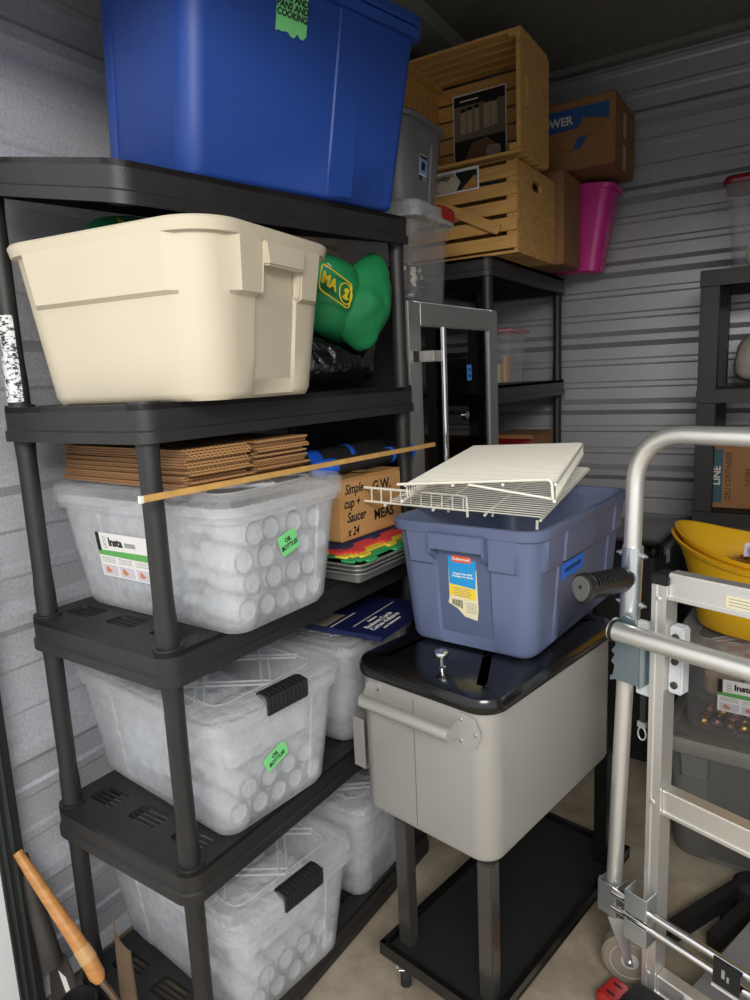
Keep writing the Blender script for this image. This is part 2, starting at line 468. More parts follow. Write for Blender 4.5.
# torn white sticker left on the back-left post
st = MB(); nn = 14
vs = []; fs = []
for j in range(13):
    z = 1.375 + .165 * j / 12
    for i in range(nn + 1):
        a = -2.1 + 2.0 * i / nn; r = .0212 if z < 1.46 else .0193
        vs.append((-.38 + r * cos(a), r * sin(a), z))
for j in range(12):
    for i in range(nn): fs.append((j * (nn + 1) + i, j * (nn + 1) + i + 1, (j + 1) * (nn + 1) + i + 1, (j + 1) * (nn + 1) + i))
def sticker_mat():
    m = mat('torn sticker', (226, 226, 228), .7); nt = m.node_tree; p = nt.nodes['Principled BSDF']
    tc = nt.nodes.new('ShaderNodeTexCoord'); mp = nt.nodes.new('ShaderNodeMapping'); mp.inputs['Scale'].default_value = (1, 1, 1.8)
    n = nt.nodes.new('ShaderNodeTexNoise'); n.inputs['Scale'].default_value = 75; n.inputs['Detail'].default_value = 6; n.inputs['Roughness'].default_value = .75
    r = nt.nodes.new('ShaderNodeValToRGB'); r.color_ramp.elements[0].position = .46; r.color_ramp.elements[1].position = .5
    r.color_ramp.elements[0].color = lin((34, 34, 36)); r.color_ramp.elements[1].color = lin((214, 214, 216))
    nt.links.new(tc.outputs['Object'], mp.inputs[0]); nt.links.new(mp.outputs[0], n.inputs['Vector']); nt.links.new(n.outputs['Fac'], r.inputs[0]); nt.links.new(r.outputs[0], p.inputs['Base Color'])
    return m
so = obj('sticker', MB().add(vs, fs), sticker_mat(), front_shelf); so['label'] = 'torn white sticker'

rear_shelf = shelf_unit('black resin shelf unit against the back wall with wooden crates on top', (-.035, 1.575, 0), 0, [.075, .505, .92, 1.345, 1.79])

# ---------------------------------------------------------------- totes and bins
def tote_mesh(L, W, H, tap=.035, r=.05, t=.0035, collar=.0, cz=.62, chan=None, chy=None, flange=.014, ribs=(), chdep=.009, ribw=.009, ribh=.004, chrib=None):
    """open tub, z up; chan = half width of the recessed channel on the short (+-x) ends, chy on the long sides"""
    hx, hy = L / 2, W / 2
    ey = []; ex = []
    if chan: ey = [-chan - .006, -chan, chan, chan + .006]
    if chy: ex = [-chy - .006, -chy, chy, chy + .006]
    for q in ribs: ex += [q - ribw - .003, q - ribw, q + ribw, q + ribw + .003]
    if chrib is not None: ey += [chrib - .012, chrib - .007, chrib + .007, chrib + .012]
    def offs(scale, deep):
        def f(sd, p):
            if sd[1] == 'x' and chan and chrib is not None and abs(p - chrib) < .0075: return -deep + .010
            if sd[1] == 'x' and chan and abs(p) < chan + .001: return -deep
            if sd[1] == 'y' and chy and abs(p) < chy + .001: return -deep
            if sd[1] == 'y' and any(abs(p - q) < ribw + .0005 for q in ribs): return ribh
            return scale
        return f
    def ring(z, e, off=None, rr=None):
        k = 1 - z / H
        return rring(hx - tap * k + e, hy - tap * k + e, (rr or r) + e, z, 7, ex, ey, off)
    body = offs(0., chdep * .6); col = offs(collar, chdep * .6)
    R = [ring(0, -.012, rr=r * .8), ring(.006, -.003), ring(.014, 0, body)]
    R += [ring(H * cz * .5, 0, body)]
    if collar:
        R += [ring(H * cz, 0, body), ring(H * cz + .006, 0, col)]
    R += [ring(H - .03, 0, col if collar else body), ring(H - .022, 0, col if collar else body), ring(H - .0215, flange), ring(H - .004, flange + .002), ring(H, flange - .002), ring(H, 0), ring(H - .006, -t)]
    R += [ring(.02, -t - .002), ring(.0045, -.014, rr=r * .8)]
    return MB().add(*loft(R, True, True))

def fx(o, px=0, py=0, pz=0, rz=0): o.location = (px, py, pz); o.rotation_euler = (0, 0, rz); return o

# big blue tote on the top shelf
AB = radians(-9)
def plane_rot(rz):
    """orientation of something standing on the sagging top shelf"""
    n = Vector((.205, -.056, 1)).normalized(); x = Vector((cos(rz), sin(rz), 0)); x = (x - n * x.dot(n)).normalized(); y = n.cross(x)
    return Matrix((x, y, n)).transposed()
bt = thing('storage_tote', 'large royal blue lidded tote on the top of the tall black shelf unit', 'storage tote', group='storage totes')
LB, WB, HB = .585, .335, .375
bcx, bcy = -.145, .482
ax = Vector((-sin(AB), cos(AB)))         # long axis
M3 = Matrix.Rotation(-TH, 3, 'Z') @ plane_rot(AB + pi / 2)
bt.rotation_euler = M3.to_euler()
bt.location = sh(bcx, bcy, TILT(bcx, bcy) + .0015)
obj('tub', tote_mesh(LB, WB, HB, .010, .034, chan=.105, ribs=(.09,), flange=.016, chdep=.05, ribw=.035, ribh=.0035, chrib=.03), M_blue, bt)
ld = MB().add(*loft([rring(LB / 2 + .016, WB / 2 + .016, .06, HB + .001, 7), rring(LB / 2 + .02, WB / 2 + .02, .064, HB + .006, 7), rring(LB / 2 + .018, WB / 2 + .018, .06, HB + .02, 7), rring(LB / 2 - .02, WB / 2 - .02, .04, HB + .024, 7), rring(LB / 2 - .03, WB / 2 - .03, .04, HB + .014, 7)]))
obj('lid', ld, M_blue, bt)
# handwritten tape on its long side (local -y side faces the aisle)
def side_frame(o, x, y=(0, 0, 1)): return frame(o, x, y)
def tape(parent, M, w, h, m, lines, size, seed=0, torn=True, ink=M_ink, shear=.15):
    rnd = random.Random(seed); P = []
    n = 10
    for i in range(n + 1): P.append((-w / 2 + w * i / n, -h / 2 + (rnd.uniform(-.06, .06) * h if torn else 0)))
    for i in range(n + 1): P.append((w / 2 - w * i / n + 0, h / 2 + (rnd.uniform(-.03, .03) * h if torn else 0)))
    tp = obj('tape_label', MB().add(*prism(P, .0006, M)), m, parent, smooth=False)
    text('handwriting', lines, size, ink, tp, M @ Matrix.Translation((0, 0, .0009)), shear=shear, bold=.0006, lines=.85)
    return tp
k = 1 - .31 / HB; ys = -(WB / 2 - .010 * k)
fr_ = frame((-.07, ys - .0022, .318), (1, 0, 0), (0, -.027, 1))
tape(bt, fr_, .075, .085, M_tape_g, 'POTS AND\nPANS AND\nCOOKING', .0155, 3)

# almond tote on the fourth shelf
bg = thing('storage_tote', 'open almond beige tote on the shelf under the blue tote', 'storage tote', sh(-.107, .190, 1.3655), radians(8.4) - TH, 'storage totes')
LG, WG, HG = .468, .408, .284
obj('tub', tote_mesh(LG, WG, HG, .03, .075, collar=.012, cz=.60, chan=.06, flange=.011), M_beige, bg)
for s in (1, -1):
    h = MB()
    P = [(-.062, 0), (.062, 0), (.062, -.012), (.056, -.04), (-.056, -.04), (-.062, -.012)]
    h.add(*prism([(a * 1, b) for a, b in P], .019, frame((s * (LG / 2 - .003), 0, HG - .022), (0, s, 0), (0, 0, 1))))
    for yy in (-.058, .058):
        h.add(*prism([(0, 0), (.022, 0), (.012, -.085), (0, -.085)], .007, frame((s * (LG / 2 - .012), yy + (.0035), HG - .024), (s, 0, 0), (0, 0, 1)) if s > 0 else frame((s * (LG / 2 - .012), yy - .0035, HG - .024), (s, 0, 0), (0, 0, 1))))
    obj('handle', h, M_beige, bg, bevel=.003)

# slate blue tote on the cart
SB = thing('storage_tote', 'slate blue open tote on the grey cooler cart under white wire racks', 'storage tote', (.359, .790, .7948), radians(-5) , 'storage totes')
LS, WS, HS = .565, .348, .284      # local x = long axis -> turned a quarter
SB.rotation_euler = (0, 0, radians(85))
obj('tub', tote_mesh(LS, WS, HS, .022, .042, collar=.009, cz=.66, chan=.062, flange=.012, ribs=(-.15, .17)), M_slate, SB)
for s in (1, -1):
    h = MB()
    h.add(*prism([(-.068, 0), (.068, 0), (.064, -.035), (-.064, -.035)], .022, frame((s * (LS / 2 + .001), 0, HS - .018), (0, s, 0), (0, 0, 1))))
    for yy in (-.064, .064):
        h.add(*prism([(0, 0), (.032, 0), (.03, -.04), (.004, -.062), (0, -.062)], .005, frame((s * (LS / 2 - .007), yy + s * .0025, HS - .022), (s, 0, 0), (0, 0, 1))))
    obj('handle', h, M_slate, SB, bevel=.0025)
# its torn paper label
e = LS / 2 - .022 * (1 - .15 / HS) - .0055
Ml = frame((-e - .0008, .002, .15), (0, -1, 0), (-.077, 0, 1))
def lab(w, h, m, x, y, parent, M, nm='print', z=.0004, poly=None):
    P = poly or [(-w / 2, -h / 2), (w / 2, -h / 2), (w / 2, h / 2), (-w / 2, h / 2)]
    return obj(nm, MB().add(*prism([(a + x, b + y) for a, b in P], .0004, M @ Matrix.Translation((0, 0, z)))), m, parent, smooth=False)
pl = obj('paper_label', MB().add(*prism([(-.034, .062), (-.036, -.035), (-.04, -.048), (-.018, -.058), (.0, -.075), (.03, -.08), (.034, -.055), (.034, .055)], .0005, Ml)), M_cream, SB, smooth=False)
pl['label'] = 'torn blue, yellow and cream maker label'
lab(0, 0, M_cyan, 0, 0, pl, Ml, poly=[(-.034, .062), (-.034, -.002), (.03, -.008), (.034, .055)])
lab(0, 0, M_yellowp, 0, 0, pl, Ml, poly=[(-.0345, -.003), (-.0355, -.028), (.03, -.034), (.03, -.009)])
lab(0, 0, M_orange, 0, .0005, pl, Ml, z=.0008, poly=rounded_poly(.048, .015, .005, 3, -.001, .056))
text('lettering', 'Rubbermaid', .0085, M_paper, pl, Ml @ Matrix.Translation((-.001, .0565, .0016)), bold=.0002)
text('lettering', 'Protect Your Stuff\nProtégez vos choses', .0062, M_paper, pl, Ml @ Matrix.Translation((.0, .02, .0011)), bold=.0002)
for i in range(4): lab(.045 - .006 * (i % 2), .0016, M_greyink, -.003, -.011 - .0055 * i, pl, Ml, 'fine_print', .0008)
bc = MB()
for i in range(13): bc.add(*prism([(-.03 + i * .0021, -.038), (-.03 + i * .0021 + (.0012 if i % 3 else .0007), -.038), (-.03 + i * .0021 + (.0012 if i % 3 else .0007), -.05 - i * .0006), (-.03 + i * .0021, -.05 - i * .0006)], .0003, Ml @ Matrix.Translation((0, 0, .0005))))
obj('bar_code', bc, M_ink, pl, smooth=False)
for i in range(5): lab(.024, .0014, M_greyink, .018, -.043 - .005 * i, pl, Ml, 'fine_print', .0006)
# blue tape on its long side
e2 = WS / 2 - .022 * (1 - .182 / HS)
tb = frame((-.085, -e2 - .0048, .168), (1, 0, .0), (0, -.077, 1))
tape(SB, tb, .13, .036, M_tape_b, 'CURTAIN RODS', .0135, 5, ink=mat('blue ink', (10, 28, 84), .6))

# ---------------------------------------------------------------- cloudy clip-lid bins
def clip_bin(label, loc, rz, L, W, H, latch=True, lidded=True, group='cloudy clip-lid bins'):
    t = thing('clear_bin', label, 'storage bin', loc, rz, group)
    hx, hy = L / 2 - .012, W / 2 - .012; tap = .028; hb = H - .026
    ex = [-.12, -.117, .117, .12]; ey = [-.085, -.082, .082, .085]
    def off(sd, p):
        w = .119 if sd[1] == 'y' else .084
        return -.004 if abs(p) < w else 0.
    def ring(z, e, o=True, rr=.04):
        k = 1 - z / hb
        return rring(hx - tap * k + e, hy - tap * k + e, rr, z, 6, ex, ey, off if o else None)
    foot = lambda z, e: ring(z, e, False, .035)
    R = [foot(0, -.018), foot(.003, -.008), ring(.016, 0), ring(hb * .5, 0), ring(hb - .03, 0), ring(hb - .028, .007, False), ring(hb, .007, False), ring(hb, 0, False), ring(hb - .03, -.003)]
    R += [ring(.02, -.003), foot(.006, -.018)]
    obj('tub', MB().add(*loft(R)), M_clear, t)
    if lidded:
        z = hb + .0012; hx2, hy2 = L / 2, W / 2
        Q = lambda e, zz, rr=.045: rring(hx2 + e, hy2 + e, rr, zz, 6)
        lid = MB().add(*loft([Q(-.004, z - .016), Q(0, z - .016), Q(0, z + .012), Q(-.006, z + .02), Q(-.022, z + .022), Q(-.03, z + .014), Q(-.05, z + .014), Q(-.05, z + .0115), Q(-.004, z + .0115)], False, False))
        ring_in = Q(-.05, z + .0125)
        lid.add([p for p in ring_in], [tuple(range(len(ring_in)))])
        lo = obj('lid', lid, M_clearlid, t)
        # raised lattice on the lid
        rb = MB(); ax_, ay_ = L / 2 - .055, W / 2 - .05
        for k in range(-3, 4):
            for sgn in (1, -1):
                # diagonal lines x*sgn + y = c clipped to the panel
                c = k * .17; pts = []
                for xx in (-ax_, ax_):
                    yy = c - sgn * xx * .8
                    if abs(yy) <= ay_: pts.append((xx, yy))
                for yy in (-ay_, ay_):
                    xx = (c - yy) / (sgn * .8)
                    if abs(xx) <= ax_: pts.append((xx, yy))
                if len(pts) >= 2:
                    a, b = Vector((*pts[0], z + .0165)), Vector((*pts[1], z + .0165))
                    if (b - a).length < .04: continue
                    for o in (-.009, .009):
                        d = (b - a).normalized(); n = Vector((-d.y, d.x, 0)) * o
                        rb.add(*tube([a + n, b + n], .0026, 4))
        rb.add(*tube([(p[0], p[1], z + .016) for p in rring(ax_, ay_, .03, 0, 5)], .0016, 4, closed=True))
        g = obj('lid_lattice', rb, M_lattice, lo)
    if latch:
        for s in (1, -1):
            lt = MB(); w = .105
            prof = [(.006, .006), (.006, -.026), (.002, -.034), (-.004, -.034), (-.004, -.012), (-.02, -.004), (-.032, .002), (-.032, .006), (-.018, .0095)]
            prof = [(a + L / 2 + .001, b + hb + .018) for a, b in prof]
            M = Matrix(((s, 0, 0, 0), (0, 0, 1 if s < 0 else -1, w / 2 * (-1 if s < 0 else 1)), (0, 1, 0, 0), (0, 0, 0, 1)))
            lt.add(*prism(prof, w, M))
            la = obj('latch', lt, M_blackmatte, t, smooth=False); la['label'] = 'ribbed black clip'
            ribs = MB()
            for q in range(9):
                y = -w / 2 + .008 + q * (w - .016) / 8
                ribs.add(*tube([(s * (L / 2 - .026), y, hb + .0255), (s * (L / 2 - .002), y, hb + .0275), (s * (L / 2 + .0082), y, hb + .018), (s * (L / 2 + .0082), y, hb - .004)], .0013, 5))
            obj('latch_rib', ribs, M_blackmatte, la)
    return t, hb, hx, hy, tap

def insta_label(parent, M, w, h):
    """printed maker sticker: grey head, green band, three photo panels"""
    p = obj('paper_label', MB().add(*prism([(0, 0), (w, 0), (w, h), (0, h)], .0004, M)), M_paper, parent, smooth=False)
    p['label'] = 'white and green printed maker sticker'
    lab(0, 0, M_ink, 0, 0, p, M, poly=[(0, .58 * h), (.012, .58 * h), (.012, h), (0, h)])
    lab(0, 0, M_lab_green, 0, 0, p, M, poly=[(0, .49 * h), (w, .47 * h), (w, .63 * h), (0, .6 * h)])
    text('lettering', 'Insta', h * .25, M_ink, p, M @ Matrix.Translation((.062, .80 * h, .0006)), bold=.0011)
    lab(w * .2, h * .10, M_greyink, .64 * w, .78 * h, p, M, 'fine_print')
    rg = MB()
    for i in range(3):
        rg.add(*tube([M @ Vector((.028 + .005 * cos(2 * pi * q / 10), h * (.7 + .09 * i) + .004 * sin(2 * pi * q / 10), .0008)) for q in range(10)], .0007, 4, closed=True))
    obj('emblem', rg, M_greyink, p)
    for i in range(3):
        x = w * (.03 + .32 * i)
        for q in range(3): lab(w * .26, .0012, M_greyink, x + w * .14, h * (.43 - .045 * q), p, M, 'fine_print')
        lab(w * .28, h * .24, mat('pale photo', (202, 196, 204), .6), x + w * .14, h * .15, p, M, 'photo')
        lab(0, 0, M_skin, x + w * .05, h * .15, p, M, 'photo_hand', .0008, [(0, -.03 * h), (.02 * w, .09 * h), (.07 * w, .05 * h), (.12 * w, -.02 * h), (.06 * w, -.07 * h)])
    return p

bins = []
b3 = clip_bin('cloudy clear bin of bottles on the third shelf, cardboard sheets stacked on its lid', sh(-.145, .222, .9355), radians(-.5) - TH, .55, .35, .272, latch=False)
b2 = clip_bin('cloudy bin with black clips and a green tape on the second shelf, in front', sh(-.192, .238, .5055), radians(-5.5) - TH, .545, .365, .287)
b1 = clip_bin('cloudy clear bin with black clips on the lowest shelf, in front', sh(-.182, .238, .0755), radians(-6) - TH, .545, .365, .285)
bb2 = clip_bin('cloudy clear bin at the back of the second shelf under the navy card pack', sh(-.165, .615, .5055), -TH, .44, .335, .285, latch=False)
bb1 = clip_bin('cloudy clear bin at the back of the lowest shelf, behind the clipped one', sh(-.15, .617, .0755), -TH, .44, .335, .285, latch=False)

# tape notes on the short ends facing the aisle
def end_tape(b, L, hb, tap, y, z, w, h, ang, s, size, seed):
    k = 1 - z / hb; x = L / 2 - .012 - tap * k + .0012
    M = frame((x, y, z), (0, cos(ang), sin(ang)), (-.1, -sin(ang), cos(ang)))
    tp = obj('tape_label', MB().add(*prism(rounded_poly(w, h, .008, 3), .0006, M)), M_tape_g, b[0], smooth=False); tp['label'] = 'green tape note'
    text('handwriting', s, size, M_ink, tp, M @ Matrix.Translation((0, 0, .0009)), shear=.15, bold=.0004, lines=1.05)
end_tape(b3, .55, b3[1], .028, -.005, .155, .052, .04, .25, 'OIL\nBOTTLES', .0115, 1)
end_tape(b2, .545, b2[1], .028, -.02, .135, .062, .032, .35, 'OIL\nBOTTLES', .0110, 2)
# maker sticker on the long side of the top bin
M = frame((-.137, -(.35 / 2 - .012 - .028 * (1 - .08 / b3[1])) - .0012 , .078), (1, 0, 0), (0, -.115, 1))
insta_label(b3[0], M, .17, .095)

# bottles lying inside, their round ends against the short side
def bottle_proto():
    L, r = .165, .024
    M = Matrix.Rotation(pi / 2, 4, 'Y')
    t = thing('bottle', 'small empty plastic bottle lying inside the cloudy bin on the third shelf, round end outward', 'bottle', (0, 0, -5), group='bottles in the third-shelf bin')
    obj('body', MB().add(*lathe([(.009, -L + .035), (.012, -L + .05), (r, -L + .075), (r, -.004), (r - .004, 0), (r - .008, -.0035)], 18, M)), M_bottle, t)
    obj('base_rim', MB().add(*tube([(-.0015, (r - .0025) * cos(a), (r - .0025) * sin(a)) for a in [2 * pi * q / 18 for q in range(18)]], .0022, 5, closed=True)), M_bottlerim, t)
    obj('cap', MB().add(*lathe([(.0125, -L), (.0125, -L + .034)], 14, M)), M_whitewall, t)
    return t
def fill_bottles(b, proto, ny, nz, label, group, W, xs, skip=(), first=False):
    root = b[0]; n = 0; c0 = Matrix.Rotation(root.rotation_euler.z, 4, 'Z'); rnd = random.Random(len(group) + ny)
    for j in range(nz):
        z = .041 + j * .0485
        k = 1 - z / b[1]; half = b[3] - b[4] * k - .045
        m = ny - (j % 2)
        for i in range(m):
            if (i, j) in skip: continue
            y = -half + 2 * half * (i + (.5 if j % 2 else 0)) / (ny - 1)
            x = b[2] - b[4] * k - .0112 - rnd.choice((0, .0, .004, .012))
            p = c0 @ Vector((x, y, z)) + root.location
            if first and n == 0: o = proto
            else: o = copy_tree(proto)
            o.location = p; o.rotation_euler = (0, 0, root.rotation_euler.z); o['label'] = label; o['group'] = group; n += 1
pb = bottle_proto()
fill_bottles(b3, pb, 5, 4, 'small empty plastic bottle lying inside the cloudy bin on the third shelf, round end outward', 'bottles in the third-shelf bin', .335, 0, first=True)
fill_bottles(b2, pb, 5, 2, 'small empty plastic bottle lying inside the cloudy bin on the second shelf, round end outward', 'bottles in the second-shelf bin', .352, 0)
fill_bottles(b1, pb, 5, 2, 'small empty plastic bottle lying inside the clipped bin on the lowest shelf, round end outward', 'bottles in the lowest-shelf bin', .352, 0)
# crumpled clear packing film that fills the rest of each bin
def film(b, x0, x1, yh, z0, z1, label, seed):
    mb = MB(); rnd = random.Random(seed)
    N = 22; P = []
    hx, hy, hz = (x1 - x0) / 2, yh, (z1 - z0) / 2
    bm = bmesh.new(); bmesh.ops.create_icosphere(bm, subdivisions=5, radius=1)
    for v in bm.verts:
        c = v.co; m_ = max(abs(c.x), abs(c.y), abs(c.z)); q = c / (m_ ** .8) ; q = Vector([max(-1, min(1, a)) for a in q])
        d = noise.noise(q * 6 + Vector((seed, 0, 0))) * .07 + noise.noise(q * 15 + Vector((0, seed, 0))) * .04
        q = q * (.9 + d); v.co = Vector(((x0 + x1) / 2 + q.x * hx, q.y * hy, (z0 + z1) / 2 + q.z * hz))
    bm.verts.index_update()
    mb.add([v.co.copy() for v in bm.verts], [tuple(v.index for v in f.verts) for f in bm.faces]); bm.free()
    o = obj('packing_film', mb, M_bubble, None, angle=80)
    o.location = b[0].location; o.rotation_euler = b[0].rotation_euler
    return tag(o, label, 'packing film', 'crumpled packing film inside the bins')
film(b3, -.215, .035, .105, .012, .225, 'crumpled clear film filling the left half of the third-shelf bin', 1)
film(b2, -.22, .045,   .125, .012, .21, 'crumpled clear film filling the left half of the second-shelf clipped bin', 2)
film(b1, -.22, .045,   .125, .012, .21, 'crumpled clear film filling the left half of the lowest-shelf clipped bin', 3)
film(b2, .052, .222, .13, .122, .21, 'crumpled clear film over the bottles in the second-shelf clipped bin', 12)
film(b1, .052, .222, .13, .122, .21, 'crumpled clear film over the bottles in the lowest-shelf clipped bin', 13)
film(bb2, -.165, .165, .11, .012, .22, 'crumpled grey film filling the bin under the navy card pack', 4)
film(bb1, -.165, .165, .11, .012, .22, 'crumpled grey film filling the back bin on the lowest shelf', 5)

# flattened cartons in two leaning piles on the bin lid
def sheet(n_, x, y, z, w, d, rz, label, group):
    o = copy_tree(sheet0) if n_ else sheet0
    o.location = sh(x, y, z); o.rotation_euler = (0, 0, rz - TH); o['label'] = label; o['group'] = group
    return o
SW, SD, ST = .40, .15, .0046
def wavy_sheet():
    t = tag(bpy.data.objects.new('cardboard_sheet', None), 'x', 'cardboard sheet'); COL.objects.link(t)
    a = MB().add(*box((0, 0, ST / 2), (SW, SD, ST - .0006)))
    obj('liner', a, M_carddk, t, smooth=False)
    for s in (1, -1):
        e = MB(); vs = []; fs = []; N = 60
        for i in range(N + 1):
            y = -SD / 2 + SD * i / N; dz = .0016 * sin(i * pi / 2)
            vs += [(s * (SW / 2 + .0004), y, ST / 2 + dz - .0007), (s * (SW / 2 + .0004), y, ST / 2 + dz + .0007), (s * (SW / 2 - .002), y, ST / 2 + dz + .0007), (s * (SW / 2 - .002), y, ST / 2 + dz - .0007)]
        for i in range(N):
            for q in range(4): fs.append((4 * i + q, 4 * i + (q + 1) % 4, 4 * i + 4 + (q + 1) % 4, 4 * i + 4 + q))
        obj('fluted_edge', MB().add(vs, fs), M_cardlt, t)
    return t
sheet0 = wavy_sheet()
rnd = random.Random(4)
zb = .9355 + .272 + .0015
for i in range(15): sheet(i, -.185 + rnd.uniform(-.012, .012), .150 + rnd.uniform(-.004, .004), zb + i * .0048, 0, 0, radians(-3 + rnd.uniform(-1, 1)), 'brown flattened carton in the left-hand pile on the third-shelf bin', 'flattened cartons, left-hand pile')
for i in range(15): sheet(99, -.175 + rnd.uniform(-.012, .012), .312 + rnd.uniform(-.004, .004), zb + i * .0048, 0, 0, radians(-2 + rnd.uniform(-1, 1)), 'brown flattened carton in the pile nearer the green cord', 'flattened cartons, right-hand pile')

# long thin wooden stick along the shelf front
stick = obj('wooden_stick', MB().add(*box((0, 0, 0), (.96, .007, .011))), M_stick, None, bevel=.0012)
stick.location = ((Vector(sh(.05, -.052, 1.216)) + Vector(sh(.05, .885, 1.206))) / 2)
v = Vector(sh(.05, .885, 1.206)) - Vector(sh(.05, -.052, 1.216))
stick.rotation_euler = v.to_track_quat('X', 'Z').to_euler()
tag(stick, 'long thin pale wooden stick lying across the front of the third-shelf bin', 'wooden stick')
tip = obj('painted_tip', MB().add(*box((-.4775, 0, 0), (.006, .0074, .0114))), M_paper, stick, smooth=False); tip['label'] = 'white end'

# ---------------------------------------------------------------- back half of the third shelf
tr = []
for i in range(3):
    z = .9355 + .0035 + i * .0096
    R = lambda e, zz, rr=.02: rring(.205 + e, .165 + e, rr + e, zz, 6)
    mb = MB().add(*loft([R(-.012, 0), R(0, .024), R(.006, .0242), R(.0075, .0225), R(.009, .024), R(.0075, .0262), R(0, .0262), R(-.004, .024), R(-.014, .0018)]))
    o = obj('baking_tray', mb, M_steel, None); o.location = sh(-.100, .612, z); o.rotation_euler = (0, 0, -TH); tr.append(o)
    tag(o, ['lowest metal baking tray of the stack beside the third-shelf bin', 'middle metal baking tray of its stack', 'topmost metal baking tray, right under the green foam mat'][i], 'baking tray', 'stacked baking trays')
zt = .9355 + .0035 + 2 * .0096 + .0265
def foam(label, m, z, dx, dy, w, d, seed):
    P = []; T = .05
    def edge(a, b):
        a = Vector(a); b = Vector(b); dd = b - a; L = dd.length; u = dd / L; nrm = Vector((u.y, -u.x)); n = max(2, int(L / T)); out = []
        for i in range(n):
            for f, o in ((.0, 0), (.22, 0), (.14, .011), (.2, .017), (.5, .019), (.8, .017), (.86, .011), (.78, 0)) if i % 2 == 0 else ((.0, 0), (.5, 0)):
                q = a + u * L * (i + f) / n + nrm * o; out.append((q.x, q.y))
        return out
    c = [(-w / 2, -d / 2), (w / 2, -d / 2), (w / 2, d / 2), (-w / 2, d / 2)]
    for i in range(4): P += edge(c[i], c[(i + 1) % 4])
    o = obj('foam_mat', MB().add(*prism(P, .0052)), m, None, bevel=.001); o.location = sh(-.100 + dx, .612 + dy, z); o.rotation_euler = (0, 0, -TH)
    return tag(o, label, 'foam mat', 'interlocking foam mats')
foam('green interlocking foam mat lying on the baking trays', M_foam_g, zt, .006, .0, .37, .285, 1)
foam('yellow interlocking foam mat between the green and red ones', M_foam_y, zt + .0054, -.018, .008, .37, .285, 2)
foam('red interlocking foam mat on the yellow one', M_foam_r, zt + .0108, -.038, .015, .37, .285, 3)
foam('navy interlocking foam mat directly under the carton', M_foam_b, zt + .0162, -.065, .02, .35, .285, 4)
zc = zt + .0216

def carton(name, label, loc, rz, s, m, flap=.0015, seam=True, group=None, tape=None):
    t = thing(name, label, 'cardboard box', loc, rz, group)
    L, W, H = s
    obj('body', MB().add(*box((0, 0, H / 2), (L, W, H - .004))), m, t, bevel=.004)
    f = .0035
    obj('flap', MB().add(*box((0, -W / 4 - .0006, H - .0005), (L - .002, W / 2 - .003, f))), m, t, smooth=False, bevel=.001)
    obj('flap', MB().add(*box((0, W / 4 + .0006, H - .0005), (L - .002, W / 2 - .003, f))), m, t, smooth=False, bevel=.001)
    return t
ca = carton('cardboard_box', 'light brown carton with black handwriting on the foam mats, beside the blue tote', sh(-.140, .652, zc + .0005), -TH - radians(2), (.30, .255, .150), M_cardlt)
Mx = lambda y, z, s=1: frame((.1505, y, z), (0, 1, 0), (0, 0, 1))
for s_, y_, z_, sz in (('Simple', -.075, .125, .034), ('cup +', -.085, .092, .034), ('Saucer', -.07, .057, .034), ('x 24', -.085, .022, .03)):
    text('handwriting', s_, sz, M_ink, ca, Mx(y_, z_), shear=.3, bold=.0006, sx=.8)
text('lettering', 'G.W.', .036, M_ink, ca, Mx(.04, .118), bold=.0008); text('lettering', 'MEAS', .036, M_ink, ca, Mx(.045, .045), bold=.0008)
text('handwriting', '1220', .022, M_greyink, ca, frame((.02, -.1281, .085), (1, 0, 0), (0, 0, 1)), shear=.3, sx=.8)
tp = MB().add(*box((0, .0, .1575), (.27, .04, .0008))); obj('packing_tape', tp, mat('clear packing tape', (196, 160, 110), .2), ca, smooth=False)

# two dark poles with blue collars lying on the carton
def pole(label, a, b, r, collars):
    a = Vector(sh(*a)); b = Vector(sh(*b)); L = (b - a).length
    t = thing('padded_pole', label, 'pole', a, 0, 'dark poles with blue collars'); t.rotation_euler = (b - a).to_track_quat('X', 'Z').to_euler()
    obj('shaft', MB().add(*lathe([(r * .8, .0), (r, .01), (r, L - .01), (r * .9, L)], 20, Matrix.Rotation(pi / 2, 4, 'Y'))), M_blackfoam, t)
    for x, w, e in collars:
        c = obj('collar', MB().add(*lathe([(r + .0006, x), (r + e, x + .003), (r + e, x + w - .003), (r + .0006, x + w)], 20, Matrix.Rotation(pi / 2, 4, 'Y'))), M_bluegrip, t); c['label'] = 'bright blue collar'
    return t
zp = zc + .155
pole('dark pole with blue collars lying nearest the edge on top of the handwritten carton', (-.046, .515, zp + .0225), (-.046, .915, zp + .0225), .0205, [(-.01, .06, .0016), (.29, .018, .0018), (.39, .015, .0018)])
pole('dark pole with a blue collar lying behind the other one, beside the green cord', (-.112, .50, zp + .031), (-.135, .90, zp + .031), .0285, [(.03, .05, .0015), (.21, .02, .0016)])

# coil of green cord behind the cartons
hp = []; N = 7 * 40
for i in range(N):
    a = 2 * pi * i / 40; q = i / 40
    r = .082 + .012 * sin(q * 2.3) + .01 * cos(q * 5)
    hp.append((r * 1.0 * cos(a), r * .95 * sin(a), .006 + q * .0108 + .004 * sin(3 * a + q)))
hs = obj('green_cord', MB().add(*tube(hp, .0042, 7)), M_hose, None); hs.location = sh(-.262, .55, zc + .157 + .0035)
tag(hs, 'coiled dark green cord behind the flattened cartons', 'cord')

